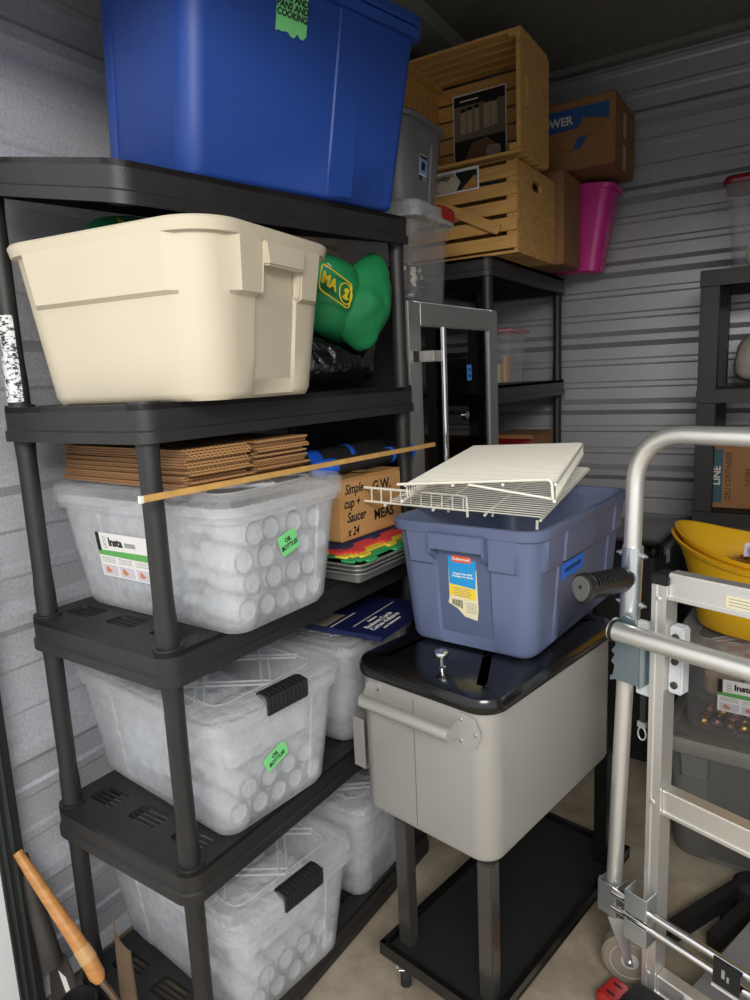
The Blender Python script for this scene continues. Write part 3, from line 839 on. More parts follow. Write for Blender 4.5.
# navy card pack on the lid of the back bin
bk = thing('card_pack', 'navy blue flat card pack lying on the back bin of the second shelf', 'card pack', sh(.01, .612, .5055 + .285 + .0045), -TH + radians(4))
obj('pack', MB().add(*box((0, 0, .006), (.21, .26, .012))), M_navy, bk, bevel=.001)
Mb = frame((0, 0, .0122), (0, 1, 0), (-1, 0, 0))
lab(.085, .050, mat('beige photo print', (176, 166, 146), .5), -.083, .075, bk, Mb, 'photo')
lab(.11, .0035, M_paper, -.07, .037, bk, Mb, 'stripe'); lab(.20, .0022, M_paper, .0, -.012, bk, Mb, 'stripe')
for i, (s_, sz) in enumerate((('Business', .012), ('Business Cards', .021), ("Cartes d'affaires", .021), ('pour imprimantes', .012))):
    text('lettering', s_, sz, M_paper, bk, Mb @ Matrix.Translation((-.035, -.026 - .0185 * i, .0004)), bold=.0004 if i in (1, 2) else .0002, sx=.95)

# green fabric bags and the black bin liner on the fourth shelf
def shelf_bag(name, label, cat, outline, x, thick, m, seed, tilt=0., wr=.012, group=None, flat=1., wf=9., lean=0., sub=4):
    """outline in (depth along the shelf, height)"""
    cy = sum(p[0] for p in outline) / len(outline)
    vs, fs = pillow([(a, b) for a, b in outline], thick, seed=seed, wr=wr, flat=flat, wf=wf, rings=12, sub=sub)
    M = Matrix(((0, 0, 1, x), (1, 0, 0, 0), (0, 1, 0, 0), (0, 0, 0, 1)))
    z0 = min(b for a, b in outline)
    vs = [M @ Vector(v) for v in vs]
    vs = [Vector((v.x - lean * (v.z - z0), v.y, v.z)) for v in vs]
    o = obj(name, MB().add([sh(*v) for v in vs], fs), m, None, angle=80)
    return tag(o, label, cat, group)
gb = shelf_bag('fabric_bag', 'stuffed green fabric bag with yellow print, hanging over the black bin liner', 'bag',
          [(.535, 1.665), (.56, 1.685), (.60, 1.688), (.66, 1.672), (.71, 1.655), (.73, 1.60), (.72, 1.54), (.69, 1.49), (.645, 1.475), (.57, 1.50), (.54, 1.53), (.525, 1.60)], -.070, .070, M_gbag, 3, group='green fabric bags', wr=.008)
flap = shelf_bag('bag_side', None, None, [(.655, 1.64), (.70, 1.678), (.755, 1.70), (.780, 1.69), (.787, 1.62), (.785, 1.56), (.765, 1.51), (.705, 1.455), (.68, 1.452), (.62, 1.49), (.585, 1.525), (.60, 1.58)], -.030, .062, M_gbag, 6, wr=.009, wf=11.)
flap.parent = gb
def bag_print(bag, o, xd, yd, w, h, s_):
    M = frame(o, xd, yd)
    fr = MB().add(*tube([M @ Vector((p[0], p[1], 0)) for p in rounded_poly(w, h, .012, 4)], .0016, 5, closed=True))
    obj('print_border', fr, M_yel_ink, bag)
    text('lettering', s_, h * .62, M_yel_ink, bag, M @ Matrix.Translation((-w * .22, 0, .0)), bold=.0012, shear=.1)
    ring_ = [M @ Vector((w * .33 + .024 * cos(a), .024 * sin(a), 0.)) for a in [2 * pi * q / 16 for q in range(16)]]
    obj('print_ring', MB().add(*tube(ring_, .0015, 5, closed=True)), M_yel_ink, bag)
    lf = [(w * .33 - .012, -.013), (w * .33 + .004, -.015), (w * .33 + .014, -.008), (w * .33 + .006, -.006), (w * .33 + .012, .014), (w * .33 - .004, .012), (w * .33 - .008, .004), (w * .33 - .002, .0)]
    obj('print_emblem', MB().add(*prism(lf, .001, M)), M_yel_ink, bag, smooth=False)
MB_ = frame(sh(.018, .565, 1.598), Vector(sh(0, 1, 0)) + Vector((.0, 0, -.42)), (0, .42, 1))
bag_print(gb, sh(.006, .545, 1.597), Vector(sh(.0, 1, -.36)), (0, .36, 1), .115, .060, 'MA')
wt = MB()
for a, b in (((.555, 1.652), (.60, 1.632)), ((.575, 1.652), (.585, 1.632)), ((.545, 1.646), (.56, 1.638)), ((.60, 1.632), (.612, 1.624))): wt.add(*tube([sh(-.022, *a), sh(-.016, *b)], .0012, 4))
obj('white_scribble', wt, M_paper, gb)
gb2 = shelf_bag('fabric_bag', 'green fabric bag with yellow letters, peeping out of the top of the beige tote', 'bag',
          [(.055, 1.60), (.050, 1.66), (.075, 1.70), (.15, 1.721), (.24, 1.722), (.31, 1.70), (.335, 1.66), (.33, 1.60), (.2, 1.58)], -.20, .055, M_gbag, 5, group='green fabric bags', wr=.003)
text('lettering', 'RAM', .034, M_yel_ink, gb2, frame(sh(-.152, .135, 1.686), Vector(sh(0, 1, -.15)), (-.75, .1, 1)), bold=.001, shear=.1)
bb = shelf_bag('bin_liner_bag', 'stuffed shiny black bin liner on the fourth shelf under the green bag', 'bag',
          [(.47, 1.380), (.455, 1.45), (.47, 1.50), (.53, 1.485), (.60, 1.455), (.66, 1.432), (.71, 1.436), (.75, 1.475), (.786, 1.512), (.784, 1.47), (.778, 1.42), (.76, 1.39), (.72, 1.378), (.6, 1.376)], -.088, .085, M_bbag, 8, wr=.012, wf=15., sub=1)

# ---------------------------------------------------------------- grey cooler cart
CW = radians(-11)
ct = thing('cooler_cart', 'grey steel rolling cooler cart with black lid and black frame', 'cooler cart', (.355, .626, 0), CW)
L, W = .347, .545; z0, z1 = .44, .758
R = lambda e, z, rr=.045: rring(L / 2 + e, W / 2 + e, rr + e, z, 8)
obj('body', MB().add(*loft([R(-.014, z0), R(-.004, z0 + .004), R(0, z0 + .014), R(0, z1)])), M_greycart, ct)
obj('seam', MB().add(*box((-.012, -W / 2 - .0003, (z0 + z1) / 2), (.0016, .0012, z1 - z0 - .03))), mat('dark seam', (110, 108, 104), .5), ct, smooth=False)
obj('lid', MB().add(*loft([R(.001, z1 + .001), R(.008, z1 + .002), R(.011, z1 + .010), R(.011, z1 + .022), R(.005, z1 + .031), R(-.012, z1 + .0345), R(-.06, z1 + .0355)])), M_blackgloss, ct)
obj('lid_seam', MB().add(*box((.05, -.12, z1 + .0356), (.0012, .10, .0004))), M_blackmatte, ct, smooth=False)
obj('knob', MB().add(*lathe([(.009, 0), (.009, .002), (.0055, .004), (.005, .022), (.0145, .025), (.016, .03), (.0145, .035), (.006, .037)], 24, Matrix.Translation((.012, -.205, z1 + .0355)))), M_chrome, ct)
# front handle
hz = .716
hb_ = MB().add(*tube([(-.127, -W / 2 - .032, hz), (.105, -W / 2 - .032, hz)], .0135, 20))
hd = obj('handle', hb_, M_greycart2, ct)
for sx in (-1, 1):
    cx_ = -.118 if sx < 0 else .115
    P = [(-.034, .0), (-.02, .03), (.0, .036), (.016, .036), (.022, .03), (.022, -.03), (.016, -.036), (.0, -.036), (-.02, -.03)]
    if sx > 0: P = [(-a, b) for a, b in P][::-1]
    cc = -.118 if sx < 0 else .122
    Mh = frame((cc, -W / 2 - .0002, hz), (1, 0, 0), (0, 0, 1))
    br = obj('handle_plate', MB().add(*prism(P, .003, Mh)), M_greycart2, hd, bevel=.0006)
    xa = -.127 if sx < 0 else .105
    arm = MB().add(*prism([(0, -.016), (.034, -.0135), (.038, 0), (.034, .0135), (0, .016)], .004, frame((xa if sx < 0 else xa - .002, -W / 2 - .003, hz), (0, -1, 0), (0, 0, 1))))
    obj('handle_arm', arm, M_greycart2, hd, bevel=.0006)
    for (px, pz) in ((.012, .022), (.012, -.022), (-.022, 0)):
        if sx > 0: px = -px
        obj('screw', MB().add(*lathe([(.0045, 0), (.004, .0015), (.0015, .0022)], 12, frame((cc + px, -W / 2 - .0032, hz + pz), (1, 0, 0), (0, 0, 1)))), M_chrome, hd)
# bottle-cap box on the left side
cb = MB(); cx0 = -L / 2 - .036
for c_, s_ in (((cx0, -.20, .575), (.0015, .11, .12)), ((cx0 + .017, -.2545, .575), (.034, .0015, .12)), ((cx0 + .017, -.1455, .575), (.034, .0015, .12)), ((cx0 + .017, -.20, .5155), (.034, .11, .0015))): cb.add(*box(c_, s_))
cbo = obj('cap_box', cb, M_greycart2, ct, smooth=False); cbo['label'] = 'open grey bottle-cap box'
# frame
lx0, lx1, ly0, ly1 = -.068, .150, -.252, .27; zt_ = .126
for x, y in ((lx0, ly0), (lx1, ly0), (lx0, ly1), (lx1, ly1)):
    sx = .034
    obj('leg', MB().add(*box((x, y, (zt_ + z0) / 2), (sx, .03, z0 - zt_ - .001))), M_darkleg if y < 0 else M_blackgloss, ct, bevel=.002)
tx = MB()
tx.add(*box((.042, .02, zt_ - .006), (.30, .64, .012)))
ty = obj('shelf_tray', tx, M_blackmatte, ct, bevel=.002)
ed = MB()
for c_, s_ in (((-.102, .02, zt_ + .001), (.012, .65, .03)), ((.186, .02, zt_ + .001), (.012, .65, .03)), ((.042, -.302, zt_ + .001), (.30, .012, .03)), ((.042, .342, zt_ + .001), (.30, .012, .03))): ed.add(*box(c_, s_))
obj('tray_edge', ed, M_blackgloss, ty, smooth=False)
def caster(parent, x, y, zt, r, w, m_tire, m_hub, m_fork, ang, trail=.02, brake=False):
    c = bpy.data.objects.new('caster', None); COL.objects.link(c); c.parent = parent; c.location = (x, y, 0); c.rotation_euler = (0, 0, ang)
    f = MB().add(*lathe([(.018, zt - .012), (.02, zt - .009), (.02, zt - .003), (.014, zt)], 16))
    for s in (-1, 1):
        f.add(*prism([(-.017, zt - .012), (.017, zt - .012), (trail + .008, r - .008), (trail - .008, r - .008)], .003, frame((0, s * (w / 2 + .004) + .0015, 0), (1, 0, 0), (0, 0, 1))))
    f.add(*cyl((trail, -w / 2 - .009, r), (trail, w / 2 + .009, r), .005, 10))
    obj('fork', f, m_fork, c, angle=30)
    wm = frame((trail, -w / 2, r), (1, 0, 0), (0, 0, 1)) @ Matrix.Rotation(pi, 4, 'X')
    wm = Matrix.Translation((trail, 0, r)) @ Matrix.Rotation(pi / 2, 4, 'X')
    wh = obj('wheel', MB().add(*lathe([(r * .66, -w / 2 + .001), (r * .9, -w / 2), (r, -w / 2 + .006), (r, w / 2 - .006), (r * .9, w / 2), (r * .66, w / 2 - .001)], 32, wm)), m_tire, c)
    obj('hub', MB().add(*lathe([(.006, -w / 2 - .001), (r * .3, -w / 2 + .0), (r * .34, -w / 2 + .003), (r * .6, -w / 2 + .002), (r * .7, -w / 2 + .0005), (r * .7, w / 2 - .0005), (r * .6, w / 2 - .002), (r * .34, w / 2 - .003), (r * .3, w / 2), (.006, w / 2 + .001)], 28, wm)), m_hub, wh)
    if brake: obj('brake_pedal', MB().add(*box((-.022, 0, zt - .028), (.035, .03, .003), Matrix.Translation((0, 0, 0)))), m_fork, c, bevel=.001)
    return c
for (x, y, a) in ((lx0 - .01, ly0 - .005, 2.3), (lx1, ly0, 1.2), (lx0, ly1, .6), (lx1, ly1, 1.9)):
    caster(ct, x, y, zt_ - .0135, .040, .024, M_blackfoam, M_hub, M_zinc, a, .018, True)

# ---------------------------------------------------------------- white wire racks on the slate tote
def wire_rack(label, loc, rot, wx, wy, drop, n, feet, rw=.0018, rr=.0032, back=.0, long_along_x=False):
    """grid of thin wires along local x on a frame of thicker rods; front edge bent down by drop"""
    t = thing('wire_rack', label, 'wire rack', loc, 0, 'white wire racks'); t.rotation_euler = rot
    g = MB()
    for i in range(n):
        y = -wy / 2 + wy * i / (n - 1)
        p = [(-wx / 2, y, 0), (wx / 2, y, 0)]
        if drop: p = arc_path([(-wx / 2, y, drop), (-wx / 2, y, 0), (wx / 2, y, 0), (wx / 2, y, drop)], .008, 3)
        g.add(*tube(p, rw, 5))
    obj('grid', g, M_white, t)
    for x in (-wx / 2, -wx / 6, wx / 6, wx / 2):
        f = MB().add(*tube([(x, -wy / 2 - .01, -rr - rw), (x, wy / 2 + .01, -rr - rw)], rr, 8))
        obj('rod', f, M_white, t)
    if drop:
        for x in (-wx / 2, wx / 2):
            obj('rim_rod', MB().add(*tube([(x, -wy / 2 - .035, drop), (x, wy / 2 + .02, drop)], rr, 8)), M_white, t)
    for x, y in feet:
        obj('foot', MB().add(*cyl((x, y, -.006), (x, y, -.026), rr, 8)), M_white, t)
    return t

lo = wire_rack('large white wire rack lying directly on the slate tote, below the other rack', (.266, .878, 1.106), (radians(4.3), radians(2.4), radians(3.9)), .375, .508, 0, 30, [(-.05, -.2), (.06, -.2), (.180, -.262)])
obj('rim_rod', MB().add(*tube([(-.245, -.258, 0), (.020, -.258, 0)], .0028, 8)), M_white, lo)
for i in range(12):
    x = -.225 + .235 * i / 9
    if i < 10: obj('comb_wire', MB().add(*tube([(x, -.258, 0), (x, -.258, .034)], .0018, 5)), M_white, lo)
obj('rim_rod', MB().add(*tube([(-.245, -.258, .034), (.008, -.258, .034), (.018, -.258, .032), (.020, -.258, -.015)], .0032, 8)), M_white, lo)
ur = wire_rack('white wire rack turned upside down on top of the larger rack', (.318, .822, 1.1765), (radians(1.4), radians(-1.2), radians(10.3)), .315, .60, -.034, 36, [], rw=.0016)

obj('front_rod', MB().add(*tube(arc_path([(-.175, -.312, -.002), (.150, -.312, .006), (.152, -.314, -.036)], .012, 4), .003, 8)), M_white, ur)
obj('front_rod', MB().add(*tube([(-.02, -.308, -.004), (.150, -.310, -.034)], .0026, 8)), M_white, ur)

# ---------------------------------------------------------------- tall glass-door cooler between the two shelf units
FR = radians(-3.6)
fr = thing('glass_door_cooler', 'tall stainless framed glass-door drinks cooler between the two black shelf units', 'drinks cooler', (-.004, .935, 0), FR)
FH, FW, FD = 1.598, .565, .44          # local y along the door, door faces +x
cab = MB()
for c_, s_ in (((-FD / 2 - .03, .008, FH / 2 + .03), (FD, .016, FH - .07)), ((-FD / 2 - .03, FW - .008, FH / 2 + .03), (FD, .016, FH - .07)), ((-FD - .024, FW / 2, FH / 2 + .03), (.012, FW - .033, FH - .07)),
               ((-FD / 2 - .03, FW / 2, FH - .0125), (FD, FW - .002, .015)), ((-FD / 2 - .03, FW / 2, .07), (FD, FW - .033, .02))): cab.add(*box(c_, s_))
obj('cabinet', cab, M_blackmatte, fr, smooth=False)
obj('plinth', MB().add(*box((-FD / 2 - .03, FW / 2, .03), (FD - .03, FW - .04, .058))), M_blackmatte, fr, smooth=False)
for z in (.42, .75, 1.08, 1.35):
    g = MB()
    for i in range(22): g.add(*tube([(-FD, .03 + (FW - .06) * i / 21, z), (-.06, .03 + (FW - .06) * i / 21, z)], .002, 4))
    for x in (-FD, -.06): g.add(*tube([(x, .02, z), (x, FW - .02, z)], .003, 5))
    obj('inner_shelf', g, M_chrome, fr)
dr = MB(); t_ = .024
fw = .062
dp = obj('door', MB().add(*box((-.013, fw / 2, FH / 2 + .03), (.026, fw, FH - .06))).add(*box((-.013, FW - fw / 2, FH / 2 + .03), (.026, fw, FH - .06))).add(*box((-.013, FW / 2, FH - .034), (.026, FW - 2 * fw, .068))).add(*box((-.013, FW / 2, .10), (.026, FW - 2 * fw, .08))), M_steel, fr, bevel=.003)
obj('door_glass', MB().add(*box((-.013, FW / 2, FH / 2 + .03), (.008, FW - 2 * fw + .01, FH - .16))), M_glass, dp, smooth=False)
obj('door_gasket', MB().add(*box((-.0285, FW / 2, FH - .04), (.004, FW - .02, .03))), M_blackmatte, dp, smooth=False)
hb2 = MB().add(*tube([(.048, .105, .55), (.048, .105, 1.525)], .009, 16))
ha = obj('door_handle', hb2, M_chrome, fr)
for z in (1.445, .66):
    obj('handle_bracket', MB().add(*box((.024, .085, z), (.05, .075, .03))), M_greycart2, ha, bevel=.003)
    obj('bracket_cap', MB().add(*box((.0015, .033, z), (.003, .024, .03))), M_blackmatte, ha, smooth=False)
sc = obj('control_display', MB().add(*box((-.0085, .37, 1.395), (.001, .028, .05))), mat('blue display sticker', (62, 132, 214), .3), dp, smooth=False)
for i in range(2): obj('display_mark', MB().add(*box((-.0078, .37, 1.385 + .02 * i), (.0004, .014, .008))), M_navy, sc, smooth=False)
lk = MB().add(*lathe([(.012, 0), (.012, .008), (.006, .012)], 16, frame((-.009, .335, 1.26), (0, 1, 0), (0, 0, 1))))
obj('lock', lk, M_chrome, dp)

# two bins stacked on the cooler
nb = thing('clear_bin', 'narrow see-through bin with a red clip standing on the glass-door cooler', 'storage bin', (-.130, 1.080, 1.6), radians(2), 'bins on the cooler')
cl = MB()
R = lambda e, z, rr=.03: rring(.130 + e, .112 + e, rr, z, 6)
cl.add(*loft([R(-.014, 0), R(-.006, .004), R(-.004, .02), R(.006, .215), R(.018, .216), R(.018, .232), R(.014, .232), R(.003, .216), R(-.007, .02), R(-.014, .006)]))
obj('tub', cl, M_clear2, nb)
ll = MB().add(*loft([R(.022, .222), R(.024, .236), R(.02, .262), R(.006, .27), R(-.01, .262), R(-.02, .262), R(-.02, .259), R(-.008, .2595), R(.006, .2665), R(.018, .26), R(.0215, .236), R(.0205, .222)], False, False))
cap_ = R(-.02, .2605); ll.add(cap_, [tuple(range(len(cap_)))])
obj('lid', ll, M_clearlid, nb)
la = obj('latch', MB().add(*prism([(.1555, .235), (.158, .235), (.158, .262), (.150, .273), (.135, .275), (.135, .272), (.147, .27), (.1555, .26)], .09, frame((0, .015 + .09, 0), (1, 0, 0), (0, 0, 1)))), M_red, nb, smooth=False); la['label'] = 'red clip'
# patterned cloth inside
def cloth_mat():
    m = mat('patterned cloth', (150, 144, 138), .8); nt = m.node_tree; p = nt.nodes['Principled BSDF']
    tc = nt.nodes.new('ShaderNodeTexCoord'); v = nt.nodes.new('ShaderNodeTexVoronoi'); v.inputs['Scale'].default_value = 26
    r = nt.nodes.new('ShaderNodeValToRGB'); r.color_ramp.interpolation = 'CONSTANT'
    r.color_ramp.elements[0].color = lin((214, 202, 186)); r.color_ramp.elements[1].position = .42; r.color_ramp.elements[1].color = lin((62, 62, 66))
    nt.links.new(tc.outputs['Object'], v.inputs['Vector']); nt.links.new(v.outputs['Distance'], r.inputs[0]); nt.links.new(r.outputs[0], p.inputs['Base Color']); return m
def blob(name, label, cat, loc, s, m, seed, amp=.12, f=3., group=None, sub=4, rz=0, square=.6):
    bm = bmesh.new(); bmesh.ops.create_icosphere(bm, subdivisions=sub, radius=1)
    for v in bm.verts:
        c = v.co; mx_ = max(abs(c.x), abs(c.y), abs(c.z)); q = c / mx_ ** square
        d = 1 - amp + amp * noise.noise(q * f + Vector((seed * 3.1, 0, seed)))
        v.co = Vector((q.x * s[0] * d, q.y * s[1] * d, q.z * s[2] * d))
    bm.verts.index_update()
    mb = MB().add([v.co.copy() for v in bm.verts], [tuple(v.index for v in f_.verts) for f_ in bm.faces]); bm.free()
    o = obj(name, mb, m, None, angle=80); o.location = loc; o.rotation_euler = (0, 0, rz)
    return tag(o, label, cat, group)
blob('folded_cloth', 'dark and cream patterned cloth inside the narrow clear bin on the cooler', 'cloth', (-.130, 1.070, 1.6 + .068), (.105, .08, .058), cloth_mat(), 2, .16, 3)
gw = thing('waste_bin', 'grey plastic bin with a blue-and-white sticker standing on the narrow clear bin', 'waste bin', (-.133, 1.095, 1.6 + .2695 + .0015), radians(2), 'bins on the cooler')
R2 = lambda e, z, rr=.05: rring(.110 + e, .124 + e, rr, z, 8, ey=[-.045, -.041, .041, .045], off=None)
def offw(sd, p): return -.006 if sd == '+x' and abs(p) < .042 else 0
R3 = lambda e, z, rr=.05: rring(.110 + e, .124 + e, rr, z, 8, ey=[-.045, -.041, .041, .045], off=offw)
gm = MB().add(*loft([R2(-.02, 0), R2(-.012, .004), R3(-.010, .012), R3(.004, .165), R2(.0045, .18), R2(.006, .215), R2(.018, .2155), R2(.02, .226), R2(.014, .232), R2(.006, .23), R2(.003, .215), R2(-.014, .012), R2(-.02, .008)]))
obj('tub', gm, M_greybin, gw)
Mw = frame((.1035, .0, .105), (0, 1, 0), (.1, 0, 1))
wl = obj('sticker', MB().add(*prism([(-.024, -.035), (.024, -.035), (.024, .035), (-.024, .035)], .0006, Mw)), M_paper, gw, smooth=False); wl['label'] = 'blue and white product sticker'
lab(.046, .04, mat('pale blue print', (120, 160, 206), .5), 0, .005, wl, Mw, 'print')
lab(0, 0, M_ink, 0, 0, wl, Mw, 'print', .0008, rounded_poly(.024, .022, .006, 3, .0, .006))
lab(.02, .012, M_ink, -.012, -.026, wl, Mw, 'print'); lab(.018, .009, M_greyink, .012, -.026, wl, Mw, 'print'); lab(.046, .008, M_ink, 0, .029, wl, Mw, 'print')

# ---------------------------------------------------------------- wooden crates on the rear shelf
def crate(label, loc, rot, L, D, H):
    t = thing('wooden_crate', label, 'wooden crate', loc, 0, 'slatted wooden crates'); t.rotation_euler = rot
    th = .014
    for s in (-1, 1):
        hole = [(p[0], p[1]) for p in rounded_poly(.098, .034, .0169, 5, 0, H * .8)]
        M = frame((s * (L / 2 - th / 2) - th / 2, 0, 0), (0, 1, 0), (0, 0, 1))
        vs, fs = plate_with_holes([(-D / 2 + .0105, 0), (D / 2 - .0105, 0), (D / 2 - .0105, H), (-D / 2 + .0105, H)], [hole], 0, th)
        obj('end_panel', MB().add([M @ v for v in vs], fs), M_wood, t, smooth=False)
        for q in (-1, 1):
            pass
    n = 5; sw = (H - .004) / n - .014
    for s in (-1, 1):
        for i in range(n):
            z = .006 + sw / 2 + i * (sw + .014)
            if s < 0 and i == n - 1: sx = L - .03
            obj('side_slat', MB().add(*box((0, s * (D / 2 - .005), z), (L - .001, .010, sw))), M_wood, t, smooth=False, bevel=.001)
    nb_ = 6; bw = (D - .02) / nb_ - .008
    for i in range(nb_):
        y = -D / 2 + .012 + bw / 2 + i * (bw + .008)
        obj('bottom_slat', MB().add(*box((0, y, -.0048), (L, bw, .009))), M_wood, t, smooth=False, bevel=.001)
    for s in (-1, 1):
        for q in (-1, 1):
            obj('corner_post', MB().add(*box((s * (L / 2 - .027), q * (D / 2 - .019), H / 2 + .002), (.024, .018, H - .006))), M_wood, t, smooth=False)
    return t
CL, CD, CH = .45, .40, .288
c1 = crate('upright slatted wooden crate with a loose diagonal slat, under the tipped crate', (-.137, 1.755, 1.8005), (0, 0, radians(-1)), CL, CD, CH)
M = frame((-.02, -CD / 2 - .0012, .13), (1, 0, -.34), (.34, 0, 1))
obj('loose_slat', MB().add(*prism([(-.20, -.017), (.115, -.017), (.12, .0), (.115, .017), (-.20, .017)], .009, frame((.065, -CD / 2 - .014, .118), (1, -.02, -.5), (.5, 0, 1)))), M_wood, c1, smooth=False)
Mp = frame((-.044, -CD / 2 - .0006, .252), (1, 0, 0), (0, 0, 1))
def photo_card(parent, M, w, h, word=None):
    p = obj('photo_card', MB().add(*prism([(-w / 2, -h / 2), (w / 2, -h / 2), (w / 2, h / 2), (-w / 2, h / 2)], .0008, M)), M_paper, parent, smooth=False)
    p['label'] = 'black and sepia printed card'
    return p
pc = photo_card(c1, Mp, .27, .075)
lab(.08, .06, M_ink, .088, -.002, pc, Mp, 'photo', .0006); lab(.165, .062, mat('sepia print', (168, 152, 124), .6), -.04, -.002, pc, Mp, 'photo', .0006)
lab(0, 0, mat('cup print', (196, 184, 160), .6), 0, 0, pc, Mp, 'photo_shape', .0012, [(.0, -.032), (.05, -.03), (.066, -.005), (.05, .018), (-.02, .012), (-.03, -.02)])
text('lettering', 'Everyday', .024, M_ink, pc, Mp @ Matrix.Translation((-.02, .016, .0016)), shear=.35, bold=.0005)
lab(0, 0, M_handle, 0, 0, pc, Mp, 'photo_shape', .0012, [(.07, -.03), (.118, .01), (.126, .004), (.126, -.03)])
# upper crate on its side, open towards the aisle
c2 = crate('wooden crate tipped on its side with a black photo card inside, topmost of the crates', (-.115, 1.815, 2.098 + .19), (radians(90), 0, 0), .445, .374, .285)
Mq = frame((.0, .0, .0002), (1, 0, 0), (0, 1, 0))
Mq = frame((-.04, .008, .0008), (1, 0, 0), (0, 1, 0))
pq = photo_card(c2, Mq, .215, .262)
lab(.205, .252, M_ink, 0, 0, pq, Mq, 'photo', .0005); lab(.205, .12, mat('dim sepia print', (128, 116, 98), .6), 0, .03, pq, Mq, 'photo', .0009)
for i, (x, y, w, h) in enumerate(((-.065, .03, .022, .075), (-.038, .032, .022, .078), (-.01, .034, .02, .078), (.03, .04, .024, .085), (.058, .042, .026, .08))):
    lab(w, h, mat('jar print', (176, 164, 140), .6), x, y, pq, Mq, 'photo_jar', .0013); lab(w, .012, M_ink, x, y + h / 2 + .006, pq, Mq, 'photo_jar_lid', .0014)
lab(0, 0, mat('basket print', (120, 92, 62), .6), 0, 0, pq, Mq, 'photo_basket', .0013, [(-.07, -.115), (-.03, -.045), (.03, -.035), (.06, -.06), (.03, -.115)])
lab(0, 0, mat('jar print', (176, 164, 140), .6), 0, 0, pq, Mq, 'photo_plate', .0015, rounded_poly(.06, .04, .019, 4, .055, -.085))
lab(.075, .005, M_paper, -.04, .107, pq, Mq, 'fine_print', .0010)

bx = carton('cardboard_box', 'brown carton standing behind the end of the lower wooden crate', (-.04, 2.078, 1.7915), 0, (.32, .225, .343), M_carddk)
pk = thing('plastic_bin', 'tall magenta plastic bin at the right end of the rear shelf', 'storage bin', (.035, 2.335, 1.8015), 0, rot=(0, radians(5), 0))
Rk = lambda e, z, rr=.045: rring(.155 + e, .080 + e, rr, z, 8, ey=[-.03, -.027, .027, .03])
def offk(sd, p): return -.005 if sd == '+x' and abs(p) < .028 else 0
Rk2 = lambda e, z, rr=.045: rring(.155 + e, .080 + e, rr, z, 8, ey=[-.03, -.027, .027, .03], off=offk)
obj('tub', MB().add(*loft([Rk(-.022, 0), Rk(-.014, .005), Rk2(-.012, .05), Rk2(.008, .29), Rk(.009, .31), Rk(.010, .322), Rk(.020, .3225), Rk(.022, .340), Rk(.016, .345), Rk(.008, .34), Rk(.005, .322), Rk(-.016, .012), Rk(-.022, .008)])), M_pink, pk)
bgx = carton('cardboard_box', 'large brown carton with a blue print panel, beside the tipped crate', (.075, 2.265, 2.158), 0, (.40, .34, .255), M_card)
Mg = frame((0, -.1705, 0), (1, 0, 0), (0, 0, 1))
M_boxblue = mat('dark blue box print', (28, 74, 128), .6)
pp = lab(0, 0, M_boxblue, 0, 0, bgx, Mg, 'printed_panel', .0006, [(-.2, .14), (.055, .15), (.08, .185), (.16, .168), (.178, .16), (.178, .225), (-.2, .225)])
text('lettering', 'E POWER', .042, mat('box lettering', (196, 190, 176), .6), bgx, Mg @ Matrix.Translation((-.05, .182, .0014)), bold=.0012)
lab(0, 0, M_boxblue, 0, 0, bgx, Mg, 'printed_mark', .0006, [(.04, .075), (.07, .075), (.10, .12), (.06, .115)]); lab(.05, .035, M_boxblue, -.12, .05, bgx, Mg, 'printed_mark', .0006)
outl = [(-.02, .085), (.01, .13), (.05, .14), (.08, .185), (.16, .17), (.135, .12), (.06, .115), (.035, .07), (-.02, .085)]
obj('printed_outline', MB().add(*tube([Mg @ Vector((a, b, .0006)) for a, b in outl], .0012, 4)), mat('brown line', (96, 66, 36), .7), bgx)
obj('packing_tape', MB().add(*box((.2004, -.01, .17), (.0006, .05, .09))).add(*box((.2004, -.01, .05), (.0006, .05, .09))), mat('pale tape', (176, 150, 116), .3), bgx, smooth=False)

# things on the lower tiers of the rear shelf
def small_bin(label, loc, hx, hy, h, mlid, rz=0, lid=True, group=None):
    t = thing('clear_bin', label, 'storage bin', loc, rz, group)
    Rb = lambda e, z: rring(hx + e, hy + e, .022, z, 5)
    obj('tub', MB().add(*loft([Rb(-.018, 0), Rb(-.012, .004), Rb(0, h - .012), Rb(.008, h - .0115), Rb(.008, h), Rb(.003, h), Rb(-.003, h - .012), Rb(-.015, .006)])), M_clear2, t)
    l_ = obj('lid', MB().add(*loft([Rb(.012, h + .001), Rb(.013, h + .01), Rb(.004, h + .014), Rb(-.008, h + .01)])), mlid, t)
    return t
small_bin('small clear bin with a pinkish lid on the fourth tier of the rear shelf', (-.112, 1.85, 1.3455), .092, .10, .195, clear_mat('pink lid plastic', (224, 150, 168), .6))
for i, (x, y, z, s_, m_) in enumerate(((-.14, 1.80, .05, (.03, .05, .09), M_paper), (-.09, 1.81, .04, (.02, .06, .07), M_cream), (-.06, 1.82, .055, (.012, .05, .10), M_cardlt))):
    o = obj('paper_packet', MB().add(*box((0, 0, 0), s_)), m_, None, bevel=.002); o.location = (x, y, 1.3455 + .0065 + s_[2] / 2)
    tag(o, ['white packet at the left inside the pink-lidded bin', 'cream packet in the middle of the pink-lidded bin', 'brown packet at the right inside the pink-lidded bin'][i], 'packet', 'packets in the pink-lidded bin')
small_bin('clear bin with a red lid on the third tier of the rear shelf', (-.10, 1.82, .9205), .10, .11, .185, M_red)
carton('cardboard_box', 'small brown carton beside the red-lidded bin on the rear shelf', (-.125, 2.16, .9205), 0, (.20, .27, .205), M_carddk)

